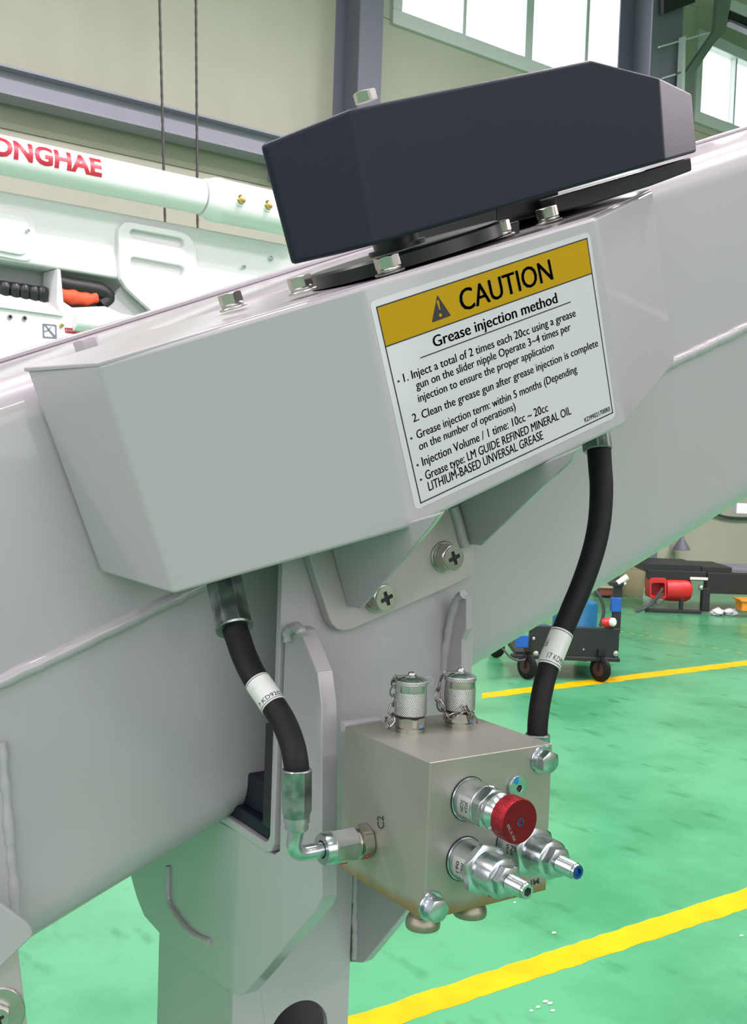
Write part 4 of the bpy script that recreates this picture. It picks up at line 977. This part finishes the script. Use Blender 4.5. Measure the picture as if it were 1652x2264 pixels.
# adapter on the left face
pa = lf(813,1858); ad = V((-1,0,0))
bm = B(); hexnut(bm, pa+ad*.0006, ad, .0128, .0085, rot=.25, both=True); o = fin(bm, 'port_adapter', M['nickel'], vb_)
bm = B(); lathe(bm, pa+ad*.0088, ad, threads(5,.008,.0088), 32); fin(bm, 'adapter_thread', M['nickel'], o)
bm = B(); prism(bm, [lf(*q)+ad*.0066 for q in ((799,1890),(806,1884),(817,1884),(817,1890),(812,1893))], ad*.0002); bm.free()
# ================================================================== hoses
def crimp(o, p, d, r, L, name='crimp_ferrule', nf=8):
    """swaged ferrule with flats"""
    bm = B(); x, y = frame(d); seg = 96; rings = []
    for t, k, fl in ((0,.93,0),(.03,1,.3),(.06,1,1),(.8,1,1),(.86,.98,.8),(.95,.86,.2),(1,.84,0)):
        ring = []
        for i in range(seg):
            a = 2*math.pi*i/seg; rd_ = max(0, (abs(math.cos(a*nf/2))-.95)/.05); rr_ = r*k*(1-.085*fl*(1-rd_)*(.4+.6*abs(math.sin(a*nf/2))))
            ring.append(bm.verts.new(p+d*(L*t)+(x*math.cos(a)+y*math.sin(a))*rr_))
        rings.append(ring)
    for a, b in zip(rings, rings[1:]):
        for i in range(seg): bm.faces.new((a[i], a[(i+1)%seg], b[(i+1)%seg], b[i]))
    bm.faces.new(rings[0][::-1]); bm.faces.new(rings[-1]); return fin(bm, name, M['zincd'], o)
def sleeve_on(o, P, i0, i1, r, ink):
    """printed paper sleeve wrapped round hose points i0..i1"""
    bm = B(); tube(bm, P[i0:i1+1], r+.0004, 32); sl = fin(bm, 'printed_sleeve', M['sleeve'], o, label='white printed sleeve')
    def sp(t, a, lift=.00055):
        f = i0+(i1-i0)*t; i = min(int(f), len(P)-2); p = P[i]+(P[i+1]-P[i])*(f-i); d_ = (P[i+1]-P[i]).normalized()
        vd = (C-p); vd = (vd-d_*vd.dot(d_)).normalized(); sx = d_.cross(vd)
        if sx.dot(cr) < 0: sx = -sx
        return p+(vd*math.cos(a)+sx*math.sin(a))*(r+lift)
    for t in (.05, .95):
        bm = B(); g = [[bm.verts.new(sp(t+dt, math.radians(-88+176*k/24))) for k in range(25)] for dt in (-.008,.008)]
        for k in range(24): bm.faces.new((g[0][k], g[0][k+1], g[1][k+1], g[1][k]))
        fin(bm, 'rule', M['ink'], sl)
    for s_, a0, a1, t0, dt, mm in ink:
        lettering(s_, sl, mm, None, None, None, None, warp=lambda u, w: sp(t0-dt*w, math.radians(a0+(a1-a0)*u), .0006))
    return sl
rh = .0086
dH = 28/F
# left hose
d0, d1 = .835, .745
path = [(516,1380),(527,1412),(541,1452),(563,1497),(596,1546),(628,1598),(647,1648),(655,1690),(656,1712)]
hl = thing('hydraulic_hose', 'short black hose with white sleeve curving down to the elbow on the block', 'hose', at(657,1700,d1), 'black hydraulic hoses below the white housing')
def dep(y): return d0+(d1-d0)*min(1, max(0, (y-1290)/400))
P = spline([at(x, y, dep(y)) for x, y in path], 10)
bm = B(); tube(bm, P, lambda u: .0098-.0012*u, 28); hose = fin(bm, 'hose_tube', M['rubber'], hl)
n = len(P); i0 = int(10*3.0)-3; i1 = int(10*4.0)
i0 = min(range(n), key=lambda i: (P[i]-at(572,1503,dep(1503))).length); i1 = min(range(n), key=lambda i: (P[i]-at(620,1552,dep(1552))).length)
sleeve_on(hl, P, i0, i1, .0093, [('7 KD92021', -58, 86, .90, .13, 'ink'), ('......', -52, -20, .32, .05, 'ink')])
# faint print along the hose
pc = at(495,1280,dep(1290)); pe = at(519,1392,dep(1392))
crimp(hl, pe, (pc-pe).normalized(), .0148, (pc-pe).length+.004)
c0, c1 = at(656.5,1700,d1), at(656,1806,d1)
crimp(hl, c0, (c1-c0).normalized(), .0107, (c1-c0).length)
dn = (c1-c0).normalized()
bm = B(); lathe(bm, c1-dn*.001, dn, [(0,.0088),(.0045,.0090),(.0045,.0080),(.009,.0082),(.010,.0074)], 24); fin(bm, 'ferrule_collar', M['zinc'], hl)
yb = pa.y; zb = pa.z
e0 = c1+dn*.008
sw0 = pa+ad*.0385     # where the pipe enters the swivel nut
corner = at(657,1872,.738); corner = V((corner.x, yb, zb))
e0 = V((e0.x, e0.y, e0.z))
pts = [e0]; Rb = .012
A_ = corner+(e0-corner).normalized()*Rb; B_ = corner+(sw0-corner).normalized()*Rb
for i in range(13):
    t = i/12; pts.append(A_*(1-t)**2+corner*2*t*(1-t)+B_*t*t)
pts.append(sw0+(pa-sw0).normalized()*.006)
bm = B(); tube(bm, pts, .0055, 24); fin(bm, 'elbow_pipe', M['zinc'], hl)
sd_ = (pa-sw0).normalized()
bm = B(); lathe(bm, sw0, sd_, [(0,.0062),(0,.0104),(.0015,.0112),(.0075,.0114)], 36, cap0=False); fin(bm, 'nut_collar', M['zinc'], hl)
bm = B(); hexnut(bm, sw0+sd_*.0066, sd_, .0131, .0190, rot=.15, both=True); o = fin(bm, 'swivel_nut', M['zinc'], hl)
bm = B(); q = sw0+sd_*.018; lathe(bm, q+V((-.002,-.0035,-.0103)), V((0,-.3,-1)), [(0,.0035),(.0014,.003)], 14); fin(bm, 'torque_mark', M['redmark'], o)
bm = B(); q = pa+ad*.004; lathe(bm, q+V((0,-.006,-.0092)), V((0,-.6,-.8)), [(0,.0028),(.0007,.0026)], 14); fin(bm, 'torque_mark', M['redmark'], vb_)
# right hose
d0r, d1r = .965, .852
path = [(1324,985),(1327,1030),(1330,1080),(1326,1150),(1313,1215),(1290,1285),(1263,1350),(1236,1415),(1213,1475),(1198,1535),(1190,1590),(1188,1640)]
hr_ = thing('hydraulic_hose', 'long black hose with white sleeve hanging right of the notice, before the green floor', 'hose', at(1189,1640,d1r), 'black hydraulic hoses below the white housing')
def depr(y): return d0r+(d1r-d0r)*min(1, max(0, (y-960)/650))
P = spline([at(x, y, depr(y)) for x, y in path], 8)
bm = B(); tube(bm, P, lambda u: .0106-.0027*u, 28); fin(bm, 'hose_tube', M['rubber'], hr_)
n = len(P)
i0 = min(range(n), key=lambda i: (P[i]-at(1247,1404,depr(1404))).length); i1 = min(range(n), key=lambda i: (P[i]-at(1217,1478,depr(1478))).length)
sleeve_on(hr_, P, i0, i1, .0092, [('17 KD920', -25, 84, .88, .16, 'ink'), ('. . . .', 10, 40, .30, .05, 'ink'), ('L5.6', -86, -46, .55, .2, 'ink')])
pc = at(1315,940,depr(960)); pe = at(1322,997,depr(997))
crimp(hr_, pe, (pc-pe).normalized(), .0128, (pc-pe).length+.012)
c0 = at(1188,1624,d1r); zc = Z1-.062
bm = B(); 
crimp(hr_, at(1189,1622,d1r), V((0,0,-1)), .0098, .028)
e0 = at(1189,1622,d1r)+V((0,0,-.026)); cor_ = V((e0.x, e0.y, e0.z-.02)); en = V((X1+.004, e0.y, cor_.z))
A_ = cor_+(e0-cor_).normalized()*.010; B_ = cor_+(en-cor_).normalized()*.010
pts = [e0]+[A_*(1-i/8)**2+cor_*2*(i/8)*(1-i/8)+B_*(i/8)**2 for i in range(9)]+[V((X1, e0.y, cor_.z))]
bm = B(); tube(bm, pts, .0045, 16); fin(bm, 'elbow_pipe', M['zinc'], hr_)
bm = B(); hexnut(bm, V((X1, e0.y, cor_.z)), V((1,0,0)), .0105, .014, both=True); fin(bm, 'swivel_nut', M['zinc'], hr_)
print('objects', len(bpy.data.objects), 'tris', sum(len(p.vertices)-2 for me in bpy.data.meshes for p in me.polygons))
